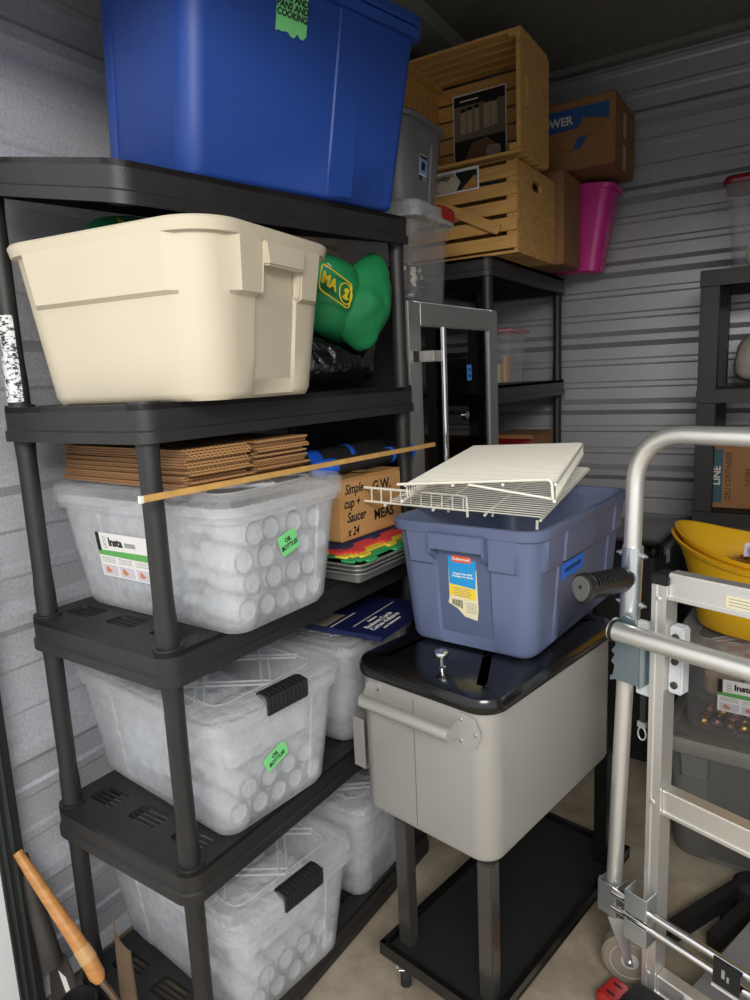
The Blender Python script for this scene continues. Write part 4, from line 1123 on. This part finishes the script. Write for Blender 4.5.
# ---------------------------------------------------------------- black rack at the right of the back wall
rk = thing('storage_rack', 'black painted wooden rack against the back wall at the right', 'storage rack', (0, 0, 0))
M_rack = mat('black painted wood', (27, 26, 26), .55, bump=.2, bscale=80)
for x in (.632, 1.55):
    for y in (2.03, 2.40): obj('post', MB().add(*box((x, y, .845), (.062, .062, 1.69))), M_rack, rk, bevel=.003)
for z in (.30, .84, 1.29, 1.70):
    s_ = MB()
    for i in range(5): s_.add(*box((1.09, 2.03 + .005 + i * .092, z - .002), (.98, .088, .016)))
    sh_ = obj('shelf', s_, M_rack, rk, bevel=.002) if z != 1.70 else obj('shelf', MB().add(*box((1.09, 2.215, z + .004), (.98, .44, .02))), M_rack, rk, bevel=.002)
    for y in (2.0, 2.43): obj('rail', MB().add(*box((1.09, y - .004 if y < 2.2 else y + .004, z - .018), (.98, .02, .048))), M_rack, rk, bevel=.002)
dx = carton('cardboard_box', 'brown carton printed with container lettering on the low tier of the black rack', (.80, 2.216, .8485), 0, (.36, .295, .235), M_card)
Mg = frame((0, -.1480, 0), (0, 0, 1), (-1, 0, 0))     # lettering runs upward
pb_ = lab(0, 0, mat('teal box print', (34, 74, 84), .6), 0, 0, dx, Mg, 'printed_panel', .0006, [(.022, .145), (.225, .145), (.225, .108), (.022, .108)])
text('lettering', 'LINE', .036, mat('box lettering', (196, 190, 176), .6), dx, Mg @ Matrix.Translation((.125, .127, .0014)), bold=.0008)
text('lettering', 'DELI CONTAINER', .028, mat('brown box lettering', (70, 52, 36), .7), dx, Mg @ Matrix.Translation((.125, .088, .0006)), bold=.0005, sx=.82)
text('lettering', 'S-21264', .022, mat('brown box lettering', (70, 52, 36), .7), dx, Mg @ Matrix.Translation((.12, .025, .0006)), bold=.0004, sx=.9)
rb = thing('clear_bin', 'tall clear bin with a dark red lid on the top of the black rack', 'storage bin', (.835, 2.16, 1.7145), 0)
Rr = lambda e, z: rring(.17 + e, .12 + e, .035, z, 6)
obj('tub', MB().add(*loft([Rr(-.03, 0), Rr(-.022, .004), Rr(-.02, .10), Rr(-.012, .2), Rr(.004, .24), Rr(.006, .285), Rr(.002, .285), Rr(0, .24), Rr(-.026, .006)])), M_clear2, rb)
obj('lid', MB().add(*loft([Rr(.01, .287), Rr(.012, .297), Rr(.004, .312), Rr(-.012, .316)])), mat('dark red plastic', (120, 24, 44), .4), rb)
blob('paper_bundle', 'pale paper bundle inside the red-lidded bin on top of the black rack', 'paper', (.835, 2.16, 1.7145 + .062), (.115, .075, .05), M_cream, 3, .1)
pbg = MB(); vs, fs = pillow([(-.17, .0), (-.185, .08), (-.15, .17), (-.07, .225), (.05, .24), (.15, .20), (.18, .1), (.16, 0)], .10, seed=4, wr=.012, rings=10)
Mg2 = Matrix(((1, 0, 0, .88), (0, 0, 1, 2.2), (0, 1, 0, 1.312), (0, 0, 0, 1)))
tag(obj('plastic_bag', MB().add([Mg2 @ Vector(v) for v in vs], fs), M_greybag, None, angle=80), 'bulging pale plastic-wrapped bundle on the middle tier of the black rack', 'bag')

# black lidded trunk between the cart and the rack
tk_ = thing('lidded_chest', 'black chest with a glossy lid behind the hand truck, against the back', 'chest', (.455, 1.885, 0), radians(-4))
obj('body', MB().add(*loft([rring(.115, .27, .03, 0, 6), rring(.115, .27, .03, .76, 6)])), M_blackmatte, tk_)
obj('lid', MB().add(*loft([rring(.126, .282, .035, .758, 6), rring(.128, .285, .036, .766, 6), rring(.128, .285, .036, .788, 6), rring(.118, .275, .03, .796, 6), rring(.06, .2, .03, .800, 6)])), M_blackgloss, tk_)
obj('latch', MB().add(*box((.129, -.2, .75), (.006, .03, .05))), M_zinc, tk_, bevel=.001)

# ---------------------------------------------------------------- stack of tubs behind the hand truck
gt = thing('storage_tote', 'dark grey lidded tote on the floor at the bottom of the right-hand stack', 'storage tote', (.935, 1.31, 0), radians(-3.4), 'storage totes')
LGt, WGt = .55, .38
obj('tub', tote_mesh(LGt, WGt, .355, .03, .05, collar=.012, cz=.74, chan=.06, chy=.15, flange=.010, chdep=.012), M_greytote, gt)
Rg = lambda e, z: rring(LGt / 2 + e, WGt / 2 + e, .055, z, 7)
obj('lid', MB().add(*loft([Rg(.012, .338), Rg(.0145, .342), Rg(.0145, .368), Rg(.006, .378), Rg(-.012, .378), Rg(-.02, .371), Rg(-.03, .371)])), mat('grey lid plastic', (132, 131, 124), .4), gt)
cb_ = clip_bin('see-through bin of Christmas ornaments on the grey tote, under the yellow tubs', (.935, 1.315, .3725), radians(-3.4), .53, .36, .287, latch=False)
cb_[0]['group'] = ''
del cb_[0]['group']
for ch in cb_[0].children:
    if ch.name.startswith('tub'): ch.data.materials[0] = M_clear2
M = frame((-.145, -(.36 / 2 - .012 - .028 * (1 - .09 / cb_[1])) - .0012, .088), (1, 0, .0), (0, -.1, 1))
insta_label(cb_[0], M, .17, .095)
crot = Matrix.Rotation(radians(-3.4), 4, 'Z')
def inbin(x, y, z): return crot @ Vector((x, y, z)) + Vector((.935, 1.315, .3725))
rnd = random.Random(11)
gold = [mat('gold bauble', (206, 160, 70), .18, 1.), mat('bronze bauble', (130, 84, 52), .25, .9), mat('mauve bauble', (150, 92, 100), .25, .8)]
b0 = thing('ornament', 'x', 'ornament', (0, 0, 0)); obj('bauble', MB().add(*lathe([(.002, -.016)] + [(.016 * cos(a), .016 * sin(a)) for a in [-pi / 2 + pi * q / 10 for q in range(1, 10)]] + [(.004, .0158), (.004, .020), (.001, .021)], 16)), gold[0], b0)
protos = {0: b0}
for q in (1, 2):
    c = thing('ornament', 'x', 'ornament', (0, 0, 0)); src = b0.children[0]; ob = src.copy(); ob.data = src.data.copy(); ob.data.materials[0] = gold[q]; COL.objects.link(ob); ob.parent = c; protos[q] = c
cnt = {0: 0, 1: 0, 2: 0}
LABS = {0: ('shiny gold bauble at the bottom of the see-through bin', 'gold baubles'), 1: ('bronze brown bauble at the bottom of the see-through bin', 'bronze baubles'), 2: ('mauve bauble at the bottom of the see-through bin', 'mauve baubles')}
for row in range(3):
    for i in range(12):
        q = (i * 5 + row * 2) % 3
        o = protos[q] if cnt[q] == 0 else copy_tree(protos[q]); cnt[q] += 1
        o.location = inbin(-.185 + .0335 * i + (.012 if row == 2 else 0), (-.1, -.066, -.094)[row] + (.003 if i % 2 else -.003), (.0235, .0275, .060)[row]); o.rotation_euler = (rnd.uniform(-.7, .7), rnd.uniform(-.7, .7), 0)
        o['label'], o['group'] = LABS[q]
tn = MB()
for i in range(420):
    c = Vector((rnd.uniform(-.19, .19), rnd.uniform(-.03, .1), rnd.uniform(.05, .085) if rnd.random() < .5 else rnd.uniform(.012, .05)))
    if c.y < -.04: c.z = .05
    if c.z > .058: c.z = .055
    d = Vector((rnd.uniform(-1, 1), rnd.uniform(-1, 1), rnd.uniform(-.6, .6))).normalized() * .017
    c.y = max(c.y, -.03); c.z = max(c.z, .026)
    if c.y > -.03 and rnd.random() < .45: c = Vector((c.x, rnd.uniform(-.125, -.06), rnd.uniform(.085, .105)))
    tn.add(*tube([c - d, c + d], .0007, 3))
ti = obj('tinsel', tn, mat('gold tinsel', (214, 170, 84), .25, 1.), None); ti.location = (.935, 1.315, .3725); ti.rotation_euler = (0, 0, radians(-3.4))
tag(ti, 'tangle of gold tinsel behind the baubles in the see-through bin', 'tinsel', kind='stuff')
o = blob('burlap_roll', 'tan burlap bundle at the left inside the see-through bin', 'fabric', inbin(-.150, -.055, .155), (.055, .065, .060), mat('burlap', (150, 126, 92), .9, bump=.5, bscale=300, var=.15), 4, .12, rz=.1)
gbx = obj('gift_box', MB().add(*box((0, 0, 0), (.15, .11, .075), Matrix.Rotation(.35, 4, 'Y'))), mat('red gift paper', (206, 56, 50), .5), None, bevel=.003); gbx.location = inbin(.055, -.02, .158); tag(gbx, 'red gift box tilted inside the see-through bin', 'box')
wf = obj('white_flap', MB().add(*box((-.05, -.0565, .0), (.03, .001, .074), Matrix.Rotation(.35, 4, 'Y'))), M_paper, gbx, smooth=False)
ck = MB()
def check_mat():
    m = mat('red check cloth', (200, 60, 60), .8); nt = m.node_tree; p = nt.nodes['Principled BSDF']
    tc = nt.nodes.new('ShaderNodeTexCoord'); v = nt.nodes.new('ShaderNodeTexChecker'); v.inputs['Scale'].default_value = 22
    v.inputs['Color1'].default_value = lin((196, 84, 74)); v.inputs['Color2'].default_value = lin((214, 196, 182))
    nt.links.new(tc.outputs['Object'], v.inputs['Vector']); nt.links.new(v.outputs['Color'], p.inputs['Base Color']); return m
blob('check_cloth', 'red and white checked cloth at the top inside the see-through bin', 'cloth', inbin(-.0, -.01, .232), (.20, .125, .016), check_mat(), 6, .15, 4, rz=radians(-3.4))
lp = [inbin(-.065 + .03 * cos(a), -.112, .125 + .045 * sin(a)) for a in [pi * q / 12 for q in range(13)]]
cl_ = obj('cord_loop', MB().add(*tube(lp, .0055, 8)), mat('cream cord', (214, 200, 168), .7), None); tag(cl_, 'cream cord loop against the front of the see-through bin', 'cord')

# two nested yellow tubs with raised ends
def wavy_tub(label, z0, zi, hgt):
    t = thing('party_tub', label, 'tub', (.925, 1.315, z0), radians(-3.4), 'nested yellow tubs')
    mb = MB(); N = 64; rings = []
    def ringw(a, b, zf, e=0, zoff=0):
        P = []
        for i in range(N):
            an = 2 * pi * i / N; c, s = cos(an), sin(an)
            k = c * c
            flare = zf
            zz = (hgt * .77 + hgt * .23 * k) * zf
            P.append(((a + (.05 * zf * zf)) * c + e * c, (b + .04 * zf * zf) * s + e * s, zz + zoff))
        return P
    A, B = .215, .135
    R = [ringw(A, B, 0), ringw(A + .004, B + .004, .02), ringw(A + .012, B + .01, .35), ringw(A + .018, B + .014, .7), ringw(A + .022, B + .018, .93), ringw(A + .022, B + .018, .935, .007), ringw(A + .022, B + .018, 1, .009), ringw(A + .022, B + .018, 1.005, .005), ringw(A + .022, B + .018, .99, -.001),
         ringw(A + .015, B + .011, .7), ringw(A + .009, B + .007, .35), ringw(A - .002, B - .002, .03)]
    mb.add(*loft(R)); obj('bowl', mb, M_yellow, t, angle=50)
    return t
zt1 = .3725 + .287 + .002
wavy_tub('outer lower tub of the two nested yellow tubs', zt1, 0, .262)
wavy_tub('inner upper tub of the two nested yellow tubs, holding straw and blue-white wrap', zt1 + .018, 0, .262).scale = (.970, .955, 1)
sw = MB()
for i in range(700):
    a = rnd.uniform(0, 2 * pi); r = sqrt(rnd.random())
    c = Vector((.19 * r * cos(a), .115 * r * sin(a), .135 + .05 * (1 - r) + rnd.uniform(-.01, .012)))
    d = Vector((rnd.uniform(-1, 1), rnd.uniform(-1, 1), rnd.uniform(-.5, .5))).normalized() * rnd.uniform(.012, .024)
    sw.add(*tube([c - d, c, c + d], .0011, 3))
so_ = obj('straw', sw, mat('brown straw', (166, 112, 48), .7, var=.2, vscale=60), None); so_.location = (.925, 1.315, zt1 + .024); so_.rotation_euler = (0, 0, radians(-3.4))
tag(so_, 'brown straw heaped in the upper yellow tub', 'straw', kind='stuff')
def ribbon(label, pts, w, m, group):
    vs = []; fs = []
    for (x, y, z) in pts:
        for dz in (0, w): vs += [(x, y, z + dz), (x, y + .0012, z + dz)]
    for i in range(len(pts) - 1):
        a = 4 * i; b = a + 4
        fs += [(a, b, b + 2, a + 2), (a + 1, a + 3, b + 3, b + 1), (a, a + 1, b + 1, b), (a + 2, b + 2, b + 3, a + 3)]
    fs += [(0, 2, 3, 1), (len(vs) - 4, len(vs) - 3, len(vs) - 1, len(vs) - 2)]
    o = obj('wrapping_paper', MB().add(vs, fs), m, None, smooth=False); o.location = (.925, 1.315, zt1 + .024); o.rotation_euler = (radians(-18), 0, radians(-3.4))
    return tag(o, label, 'wrapping paper', group)
M_wrapb = mat('periwinkle foil', (92, 116, 214), .3); M_wrapw = mat('white lilac paper', (206, 206, 232), .6)
ribbon('folded white-lilac wrapping paper in front of the straw', [(-.10 + .02 * i, -.115 + .004 * (i % 2), .16 + .004 * (i % 3)) for i in range(11)], .036, M_wrapw, 'wrapping paper in the tub')
ribbon('zigzag periwinkle blue wrapping foil in front of the straw', [(-.085, -.135, .166), (-.045, -.14, .172), (-.015, -.145, .188), (.02, -.135, .170), (.055, -.145, .186), (.09, -.135, .192), (.13, -.14, .188)], .022, M_wrapb, 'wrapping paper in the tub')

# ---------------------------------------------------------------- aluminium hand truck
ht = thing('hand_truck', 'silver convertible hand truck standing in the right foreground', 'hand truck', (.66, .63, 0), radians(-20.5))
Wd = .52
loop = arc_path([(-.030, 0, .205), (0, 0, 1.05), (.004, 0, 1.262), (Wd - .004, 0, 1.262), (Wd, 0, 1.05), (Wd + .03, 0, .205)], .115, 12)
uh = obj('loop_handle', MB().add(*tube(loop, .0172, 20)), M_alu, ht)
for x, s in ((0, 1), (Wd, -1)):
    sl = obj('sleeve', MB().add(*cyl((x - s * .004, 0, .885), (x + s * .0005, 0, 1.035), .0203, 24)), M_zinc, uh)
    for z in (1.018, .915):
        for q in (-1, 1): obj('bolt', MB().add(*lathe([(.0065, 0), (.0065, .006), (.003, .0085), (.003, .014)], 10, frame((x + q * .0195, -.002, z), (0, 1, 0), (0, 0, 1)) @ (Matrix.Identity(4) if q > 0 else Matrix.Rotation(pi, 4, 'Y')))), M_zinc, sl)
    # grip pointing at the viewer, slightly outward
    gd = Vector((-.09 * s, -1, .06)).normalized(); g0 = Vector((x - s * .002, -.018, .972))
    Mg = frame(g0, gd.cross(Vector((0, 0, 1))), Vector((0, 0, 1)))   # z axis runs back along the grip
    prof = []
    for i in range(20):
        a = 2 * pi * i / 20; r = .0215
        px, pz = r * cos(a), r * sin(a)
        if pz < 0: pz *= 1.0 + .35 * abs(sin(a)) ** 3
        prof.append((px, pz))
    vs = []; fs = []
    st_ = [(0, .86), (.004, 1), (.110, 1), (.114, 1.2), (.124, 1.24), (.132, 1.16), (.135, .8)]
    xa = gd.cross(Vector((0, 0, 1))).normalized(); za = xa.cross(gd).normalized()
    for d, k_ in st_:
        for px, pz in prof: vs.append(g0 + gd * d + xa * px * k_ + za * pz * k_)
    n = 20
    for i in range(len(st_) - 1):
        for j in range(n): fs.append((i * n + j, i * n + (j + 1) % n, (i + 1) * n + (j + 1) % n, (i + 1) * n + j))
    fs += [tuple(range(n)), tuple(range((len(st_) - 1) * n, len(st_) * n))]
    gp = obj('grip', MB().add(vs, fs), mat('black rubber grip', (30, 30, 31), .35, bump=.4, bscale=180), uh, angle=50)
    rbs = MB()
    for i in range(11):
        d = .018 + i * .0085
        rbs.add(*tube([g0 + gd * d + xa * (.0222 * cos(a)) + za * (.0222 * sin(a)) for a in [pi * .05 + pi * .9 * q / 8 for q in range(9)]], .0016, 5))
    obj('grip_rib', rbs, M_blackmatte, gp)
    obj('grip_end', MB().add([g0 + gd * d + xa * px * k_ + za * pz * k_ for d, k_ in ((.1345, 1.0), (.1362, .95)) for px, pz in prof], [tuple(range(n)), tuple(range(n, 2 * n))] + [(j, (j + 1) % n, n + (j + 1) % n, n + j) for j in range(n)]), mat('grey grip end', (92, 91, 88), .5), gp)  # end face in a lighter grey than the black grip
    obj('grip_hole', MB().add(*lathe([(.004, 0), (.004, .0006)], 12, frame(g0 + gd * .1364, xa, za))), M_ink, gp, smooth=False)
    obj('grip_mount', MB().add(*cyl(g0 + gd * -.004, g0 + gd * .004, .0195, 20)), M_zinc, gp)
# rails and rungs
for x, s in ((.061, 1), (Wd - .061, -1)):
    rl = obj('rail', MB().add(*prism([(-.0155, 0), (-.006, 0), (-.004, .0025), (.004, .0025), (.006, 0), (.0155, 0), (.0155, .042), (-.0155, .042)], .955, Matrix.Translation((x, -.004, .012)))), M_alu, ht, smooth=False)
    obj('end_cap', MB().add(*box((x, .017, .978), (.034, .046, .022))), M_blackmatte, rl, bevel=.003)
    for z in (.94, .50, .09): obj('rivet', MB().add(*lathe([(.006, 0), (.005, .003), (.002, .004)], 12, frame((x, -.0045, z), (1, 0, 0), (0, 0, 1)))), M_alu, rl)
for z, h_ in ((.966, .052), (.503, .054), (.065, .05)):
    rg = MB(); x0_, x1_ = .0775, Wd - .0775
    rg.add(*box(((x0_ + x1_) / 2, .006, z), (x1_ - x0_, .003, h_))).add(*box(((x0_ + x1_) / 2, .018, z + h_ / 2), (x1_ - x0_, .028, .003))).add(*box(((x0_ + x1_) / 2, .018, z - h_ / 2), (x1_ - x0_, .028, .003)))
    rg.add(*box(((x0_ + x1_) / 2, .0035, z + h_ / 2 - .004), (x1_ - x0_, .004, .006))).add(*box(((x0_ + x1_) / 2, .0035, z - h_ / 2 + .004), (x1_ - x0_, .004, .006)))
    ro = obj('rung', rg, M_alu, ht, smooth=False)
    if z > .9:
        sk_ = obj('sticker', MB().add(*box((.212, .0042, z - .004), (.05, .0008, .022))), M_cream, ro, smooth=False)
        for q in range(3): obj('fine_print', MB().add(*box((.212, .0036, z + .002 - .006 * q), (.04, .0004, .0016))), M_greyink, sk_, smooth=False)
# folded cross handle in front
ch = obj('cross_handle', MB().add(*tube([(-.012, -.052, .868), (Wd + .012, -.052, .868)], .0195, 20)), M_alu, ht)
for x, s in ((.004, 1), (Wd - .004, -1)):
    Mp_ = frame((x, -.030, .80), (s, 0, 0), (0, 0, 1)) if s > 0 else frame((x, -.027, .80), (-1, 0, 0), (0, 0, 1))
    P = [(-.018, -.045), (-.030, -.050), (-.030, -.040), (-.024, -.038), (-.020, -.015), (-.028, -.008), (-.020, .008), (-.028, .015), (-.018, .03), (-.022, .055), (-.018, .085), (.0, .098), (.024, .092), (.034, .06), (.034, -.045)]
    if s < 0: P = [(a, b) for a, b in P]
    bk_ = obj('bracket', MB().add(*prism(P, .003, Mp_)), mat('blued zinc bracket', (158, 176, 186), .3, .9), ht, bevel=.0006)
    obj('bracket_side', MB().add(*box((x + s * .034, -.012, .80), (.003, .036, .10))), mat('blued zinc bracket', (158, 176, 186), .3, .9), bk_, smooth=False)
    cp = obj('end_plug', MB().add(*lathe([(.0215, 0), (.0215, .008), (.012, .013)], 20, frame((-.022 if s > 0 else Wd + .022, -.012, .858), (0, -s, 0), (0, 0, 1)))), mat('pale grey plastic', (202, 206, 208), .5), ch)
    obj('hinge_ring', MB().add(*lathe([(.0205, 0), (.0225, .001), (.0225, .006), (.0205, .007)], 20, frame((-.008 if s > 0 else Wd + .008, -.052, .868), (0, s, 0), (0, 0, 1)))), M_blackmatte, ch)
    blk = MB().add(*box((.0925 if s > 0 else Wd - .0925, .022, .815), (.030, .03, .14)))
    bo = obj('slider_block', blk, mat('pale grey plastic', (202, 206, 208), .5), ht, bevel=.004)
    for z in (.865, .815, .765): obj('bolt', MB().add(*lathe([(.0075, 0), (.0075, .003), (.004, .0045)], 12, frame((.0925 if s > 0 else Wd - .0925, .0065, z), (1, 0, 0), (0, 0, 1)))), M_darksteel, bo)
    obj('strap_link', MB().add(*box((.027 if s > 0 else Wd - .027, .012, .80), (.035, .012, .16))), mat('pale grey plastic', (202, 206, 208), .5), bo, bevel=.002)
# hanging pin on a short strap
pin = MB().add(*box((.024, .012, .69), (.012, .003, .07)))
po = obj('pin_strap', pin, M_blackmatte, ht, smooth=False)
obj('pin_ring', MB().add(*tube([(.024 + .009 * cos(a), .010, .632 + .014 * sin(a)) for a in [2 * pi * q / 14 for q in range(14)]], .0018, 6, closed=True)).add(*box((.024, .010, .653), (.018, .008, .012))), M_zinc, po)
# lower clamps, axle tubes, casters, toe plate
for x, s in ((-.030, 1), (Wd + .03, -1)):
    c_ = MB()
    for cc, ss in (((x, -.024, .225), (.046, .003, .075)), ((x - .0215, -.002, .225), (.003, .046, .075)), ((x + .0215, -.002, .225), (.003, .046, .075))): c_.add(*box(cc, ss))
    co = obj('clamp', c_, M_zinc, ht, smooth=False, bevel=.0006)
    obj('bolt', MB().add(*lathe([(.007, 0), (.007, .005), (.0035, .006), (.0035, .01)], 12, frame((x - s * .023, -.004, .25), (0, -s, 0), (0, 0, 1)))), M_zinc, co)
    caster(ht, x, .012, .185, .063, .034, M_tan, M_hub, M_zinc, radians(32 if s > 0 else 200), .032)
for x, s in ((.052, 1), (Wd - .052, -1)):
    for z, dz in ((.272, .05), (.205, .045)):
        c_ = MB()
        for cc, ss in (((x, -.046, z), (.05, .003, dz)), ((x - .0245, -.026, z), (.003, .04, dz)), ((x + .0245, -.026, z), (.003, .04, dz))): c_.add(*box(cc, ss))
        co = obj('clamp', c_, M_zinc, ht, smooth=False, bevel=.0006)
    obj('spacer', MB().add(*lathe([(.010, 0), (.010, .006), (.006, .008), (.010, .01), (.010, .018)], 14, frame((x - s * .030, -.03, .258), (0, -s, 0), (0, 0, 1)))), M_chrome, ht)
for z in (.262, .226):
    at_ = obj('axle_tube', MB().add(*cyl((-.01, -.034, z), (Wd + .01, -.034, z), .0085, 14)), M_chrome, ht)
    if z > .25:
        pz = obj('sleeve_plate', MB().add(*box((.243, -.047, .243), (.05, .004, .062))), M_blackmatte, at_, bevel=.001)
        obj('plate_mark', MB().add(*box((.238, -.0494, .246), (.006, .0006, .018))).add(*box((.247, -.0494, .240), (.004, .0006, .012))), M_greyink, pz, smooth=False)
        obj('plate_edge', MB().add(*cyl((.218, -.049, .212), (.268, -.049, .212), .004, 8)), M_alu, pz)
tb = obj('toe_plate', MB().add(*box((.0, 0, 0), (.115, .42, .005), frame((.20, .20, .085), (.94, .0, -.34), (.0, 1, .12)))), mat('grey toe plate', (150, 150, 152), .45, .6), ht, bevel=.001)

# ---------------------------------------------------------------- odds and ends on the floor
tc_ = thing('tool_case', 'low black tool case with a red end on the floor beneath the hand truck', 'tool case', (.745, .540, 0), radians(-20))
obj('case', MB().add(*loft([rring(.068, .042, .015, 0, 4), rring(.072, .046, .02, .02, 4), rring(.068, .042, .02, .06, 4), rring(.05, .03, .015, .07, 4)])), M_blackmatte, tc_)
re_ = obj('end_block', MB().add(*loft([rring(.026, .034, .008, 0, 4, cx=-.099), rring(.026, .034, .008, .036, 4, cx=-.099), rring(.02, .028, .008, .042, 4, cx=-.099)])), M_red, tc_); re_['label'] = 'red end block'
for y in (-.014, .014): obj('slot', MB().add(*box((-.099, y, .0423), (.02, .005, .0012))), M_ink, re_, smooth=False)
fs_ = thing('folding_stand', 'black steel folding stand lying on the floor in front of the grey tote', 'stand', (.83, .93, 0), radians(-22))
for (a, b, w) in (((-.05, -.16, .03), (.0, .135, .05), .045), ((.03, -.1, .03), (.045, .12, .05), .04)):
    a = Vector(a); b = Vector(b); d = b - a
    Mx_ = frame((a + b) / 2, d, (0, 0, 1)); obj('leg', MB().add(*box((0, 0, 0), (d.length, w, .03), Mx_)), M_blackmatte, fs_, bevel=.002)
obj('crossbar', MB().add(*box((.10, .03, .016), (.22, .035, .03))), M_blackmatte, fs_, bevel=.002)
obj('hinge', MB().add(*lathe([(.04, 0), (.045, .01), (.045, .07), (.03, .085)], 20, Matrix.Translation((.02, .115, .0)))), M_blackfoam, fs_)

# garden tools standing in front of the short end of the shelf unit
hd_ = thing('garden_tool', 'garden tool with a varnished wooden handle and rusty blade, leaning in the left corner', 'garden tool', sh(-.205, -.072, 0), -TH)
hp_ = [(-.235, -.030, .425), (-.195, -.022, .375), (-.15, -.012, .315), (-.105, -.004, .262), (-.07, .004, .212), (-.05, .006, .185), (-.043, .007, .172)]
obj('handle', MB().add(*tube(hp_, [.010, .0125, .0135, .015, .0165, .0165, .010], 16)), M_handle, hd_)
obj('handle_wrap', MB().add(*tube([(-.088, .0, .238), (-.070, .004, .212)], [.0168, .0178], 16)), mat('yellowed tape', (196, 156, 104), .4), hd_)
vs = []; fs = []; nx_, nz_ = 9, 12
for k in range(2):
    for j in range(nz_ + 1):
        t = j / nz_; w = .034 * (1 - .35 * t)
        for i in range(nx_ + 1):
            u = -1 + 2 * i / nx_
            vs.append((.012 + u * w + .004 * t, .020 + .010 * u * u + .004 * k, .003 + .32 * t - .03 * (u + 1) * t))
n1 = (nx_ + 1) * (nz_ + 1)
for j in range(nz_):
    for i in range(nx_):
        a = j * (nx_ + 1) + i; fs += [(a, a + 1, a + nx_ + 2, a + nx_ + 1), (n1 + a, n1 + a + nx_ + 1, n1 + a + nx_ + 2, n1 + a + 1)]
for i in range(nx_):
    fs += [(i, n1 + i, n1 + i + 1, i + 1)]; a = nz_ * (nx_ + 1) + i; fs += [(a, a + 1, n1 + a + 1, n1 + a)]
for j in range(nz_):
    a = j * (nx_ + 1); fs += [(a, a + nx_ + 1, n1 + a + nx_ + 1, n1 + a)]; a += nx_; fs += [(a, n1 + a, n1 + a + nx_ + 1, a + nx_ + 1)]
bl = obj('blade', MB().add(vs, fs), M_rust, hd_); bl['label'] = 'rusty brown blade'
obj('tang', MB().add(*tube([(-.047, .0065, .178), (-.02, .012, .155), (.004, .0205, .12)], .007, 10)), M_rust, hd_)
sp = thing('garden_spade', 'dark forged spade with a small white label behind the door track', 'garden tool', sh(-.405, -.085, 0), -TH)
obj('shaft', MB().add(*tube([(-.050, .0, .40), (-.03, .0, .30), (-.005, .002, .20), (.002, .004, .15)], [.011, .016, .021, .024], 14)), M_darksteel, sp)
bp = [(-.028, .17), (.020, .165), (.05, .12), (.085, .06), (.095, .01), (.07, .002), (.0, .0), (-.03, .05), (-.036, .12)]
Mb_ = frame((.004, .006, .0), (.95, .1, 0), (0, .12, 1))
bo_ = obj('blade', MB().add(*prism(bp, .006, Mb_)), M_darksteel, sp, bevel=.0015)
lw = obj('paper_label', MB().add(*prism([(.000, .125), (.024, .118), (.052, .070), (.030, .074)], .0008, Mb_ @ Matrix.Translation((0, 0, .0066)))), M_paper, sp, smooth=False)
pot = thing('plant_pot', 'narrow black plastic pot on the floor between the spade and the wooden handle', 'pot', sh(-.283, -.100, 0))
obj('pot', MB().add(*lathe([(.030, 0), (.036, .118), (.040, .119), (.040, .135), (.036, .135), (.033, .118), (.028, .004)], 28)), M_blackmatte, pot)

# ---------------------------------------------------------------- light and camera
def area(name, loc, target, sx, sy, power, color=(1, 1, 1)):
    l = bpy.data.lights.new(name, 'AREA'); l.shape = 'RECTANGLE'; l.size = sx; l.size_y = sy; l.energy = power; l.color = color
    o = bpy.data.objects.new(name, l); COL.objects.link(o); o.location = loc
    o.rotation_euler = (Vector(target) - Vector(loc)).to_track_quat('-Z', 'Y').to_euler(); return o
area('corridor_light', (1.6, -1.9, 2.3), (0, .8, .9), 1.4, .5, 64, (1., .965, .90))
w = bpy.data.worlds.new('corridor'); SC.world = w; w.use_nodes = True
bgn = w.node_tree.nodes['Background']; bgn.inputs['Color'].default_value = (.93, .96, 1., 1); bgn.inputs['Strength'].default_value = 1.12

cam = bpy.data.cameras.new('camera'); co = bpy.data.objects.new('camera', cam); COL.objects.link(co)
R_ = Vector((.8500265, .52487154, -.04432631)); U_ = Vector((-.05445554, .17126717, .98371853)); D_ = Vector((-.5239175, .83377301, -.1741638))
Mc = Matrix((R_, U_, -D_)).transposed().to_4x4(); Mc.translation = Vector((.93779656, -.7794648, 1.3897)); co.matrix_world = Mc
cam.sensor_fit = 'VERTICAL'; cam.sensor_height = 24.; cam.sensor_width = 18.; cam.lens = 24. * 686.46 / 1000.
cam.clip_start = .02
SC.camera = co
SC.view_settings.view_transform = 'Standard'; SC.view_settings.look = 'None'; SC.view_settings.gamma = 1.; SC.view_settings.use_curve_mapping = False
SC.view_settings.exposure = 0.
SC.cycles.use_denoising = True
SC.cycles.transparent_max_bounces = 24
SC.cycles.max_bounces = 10
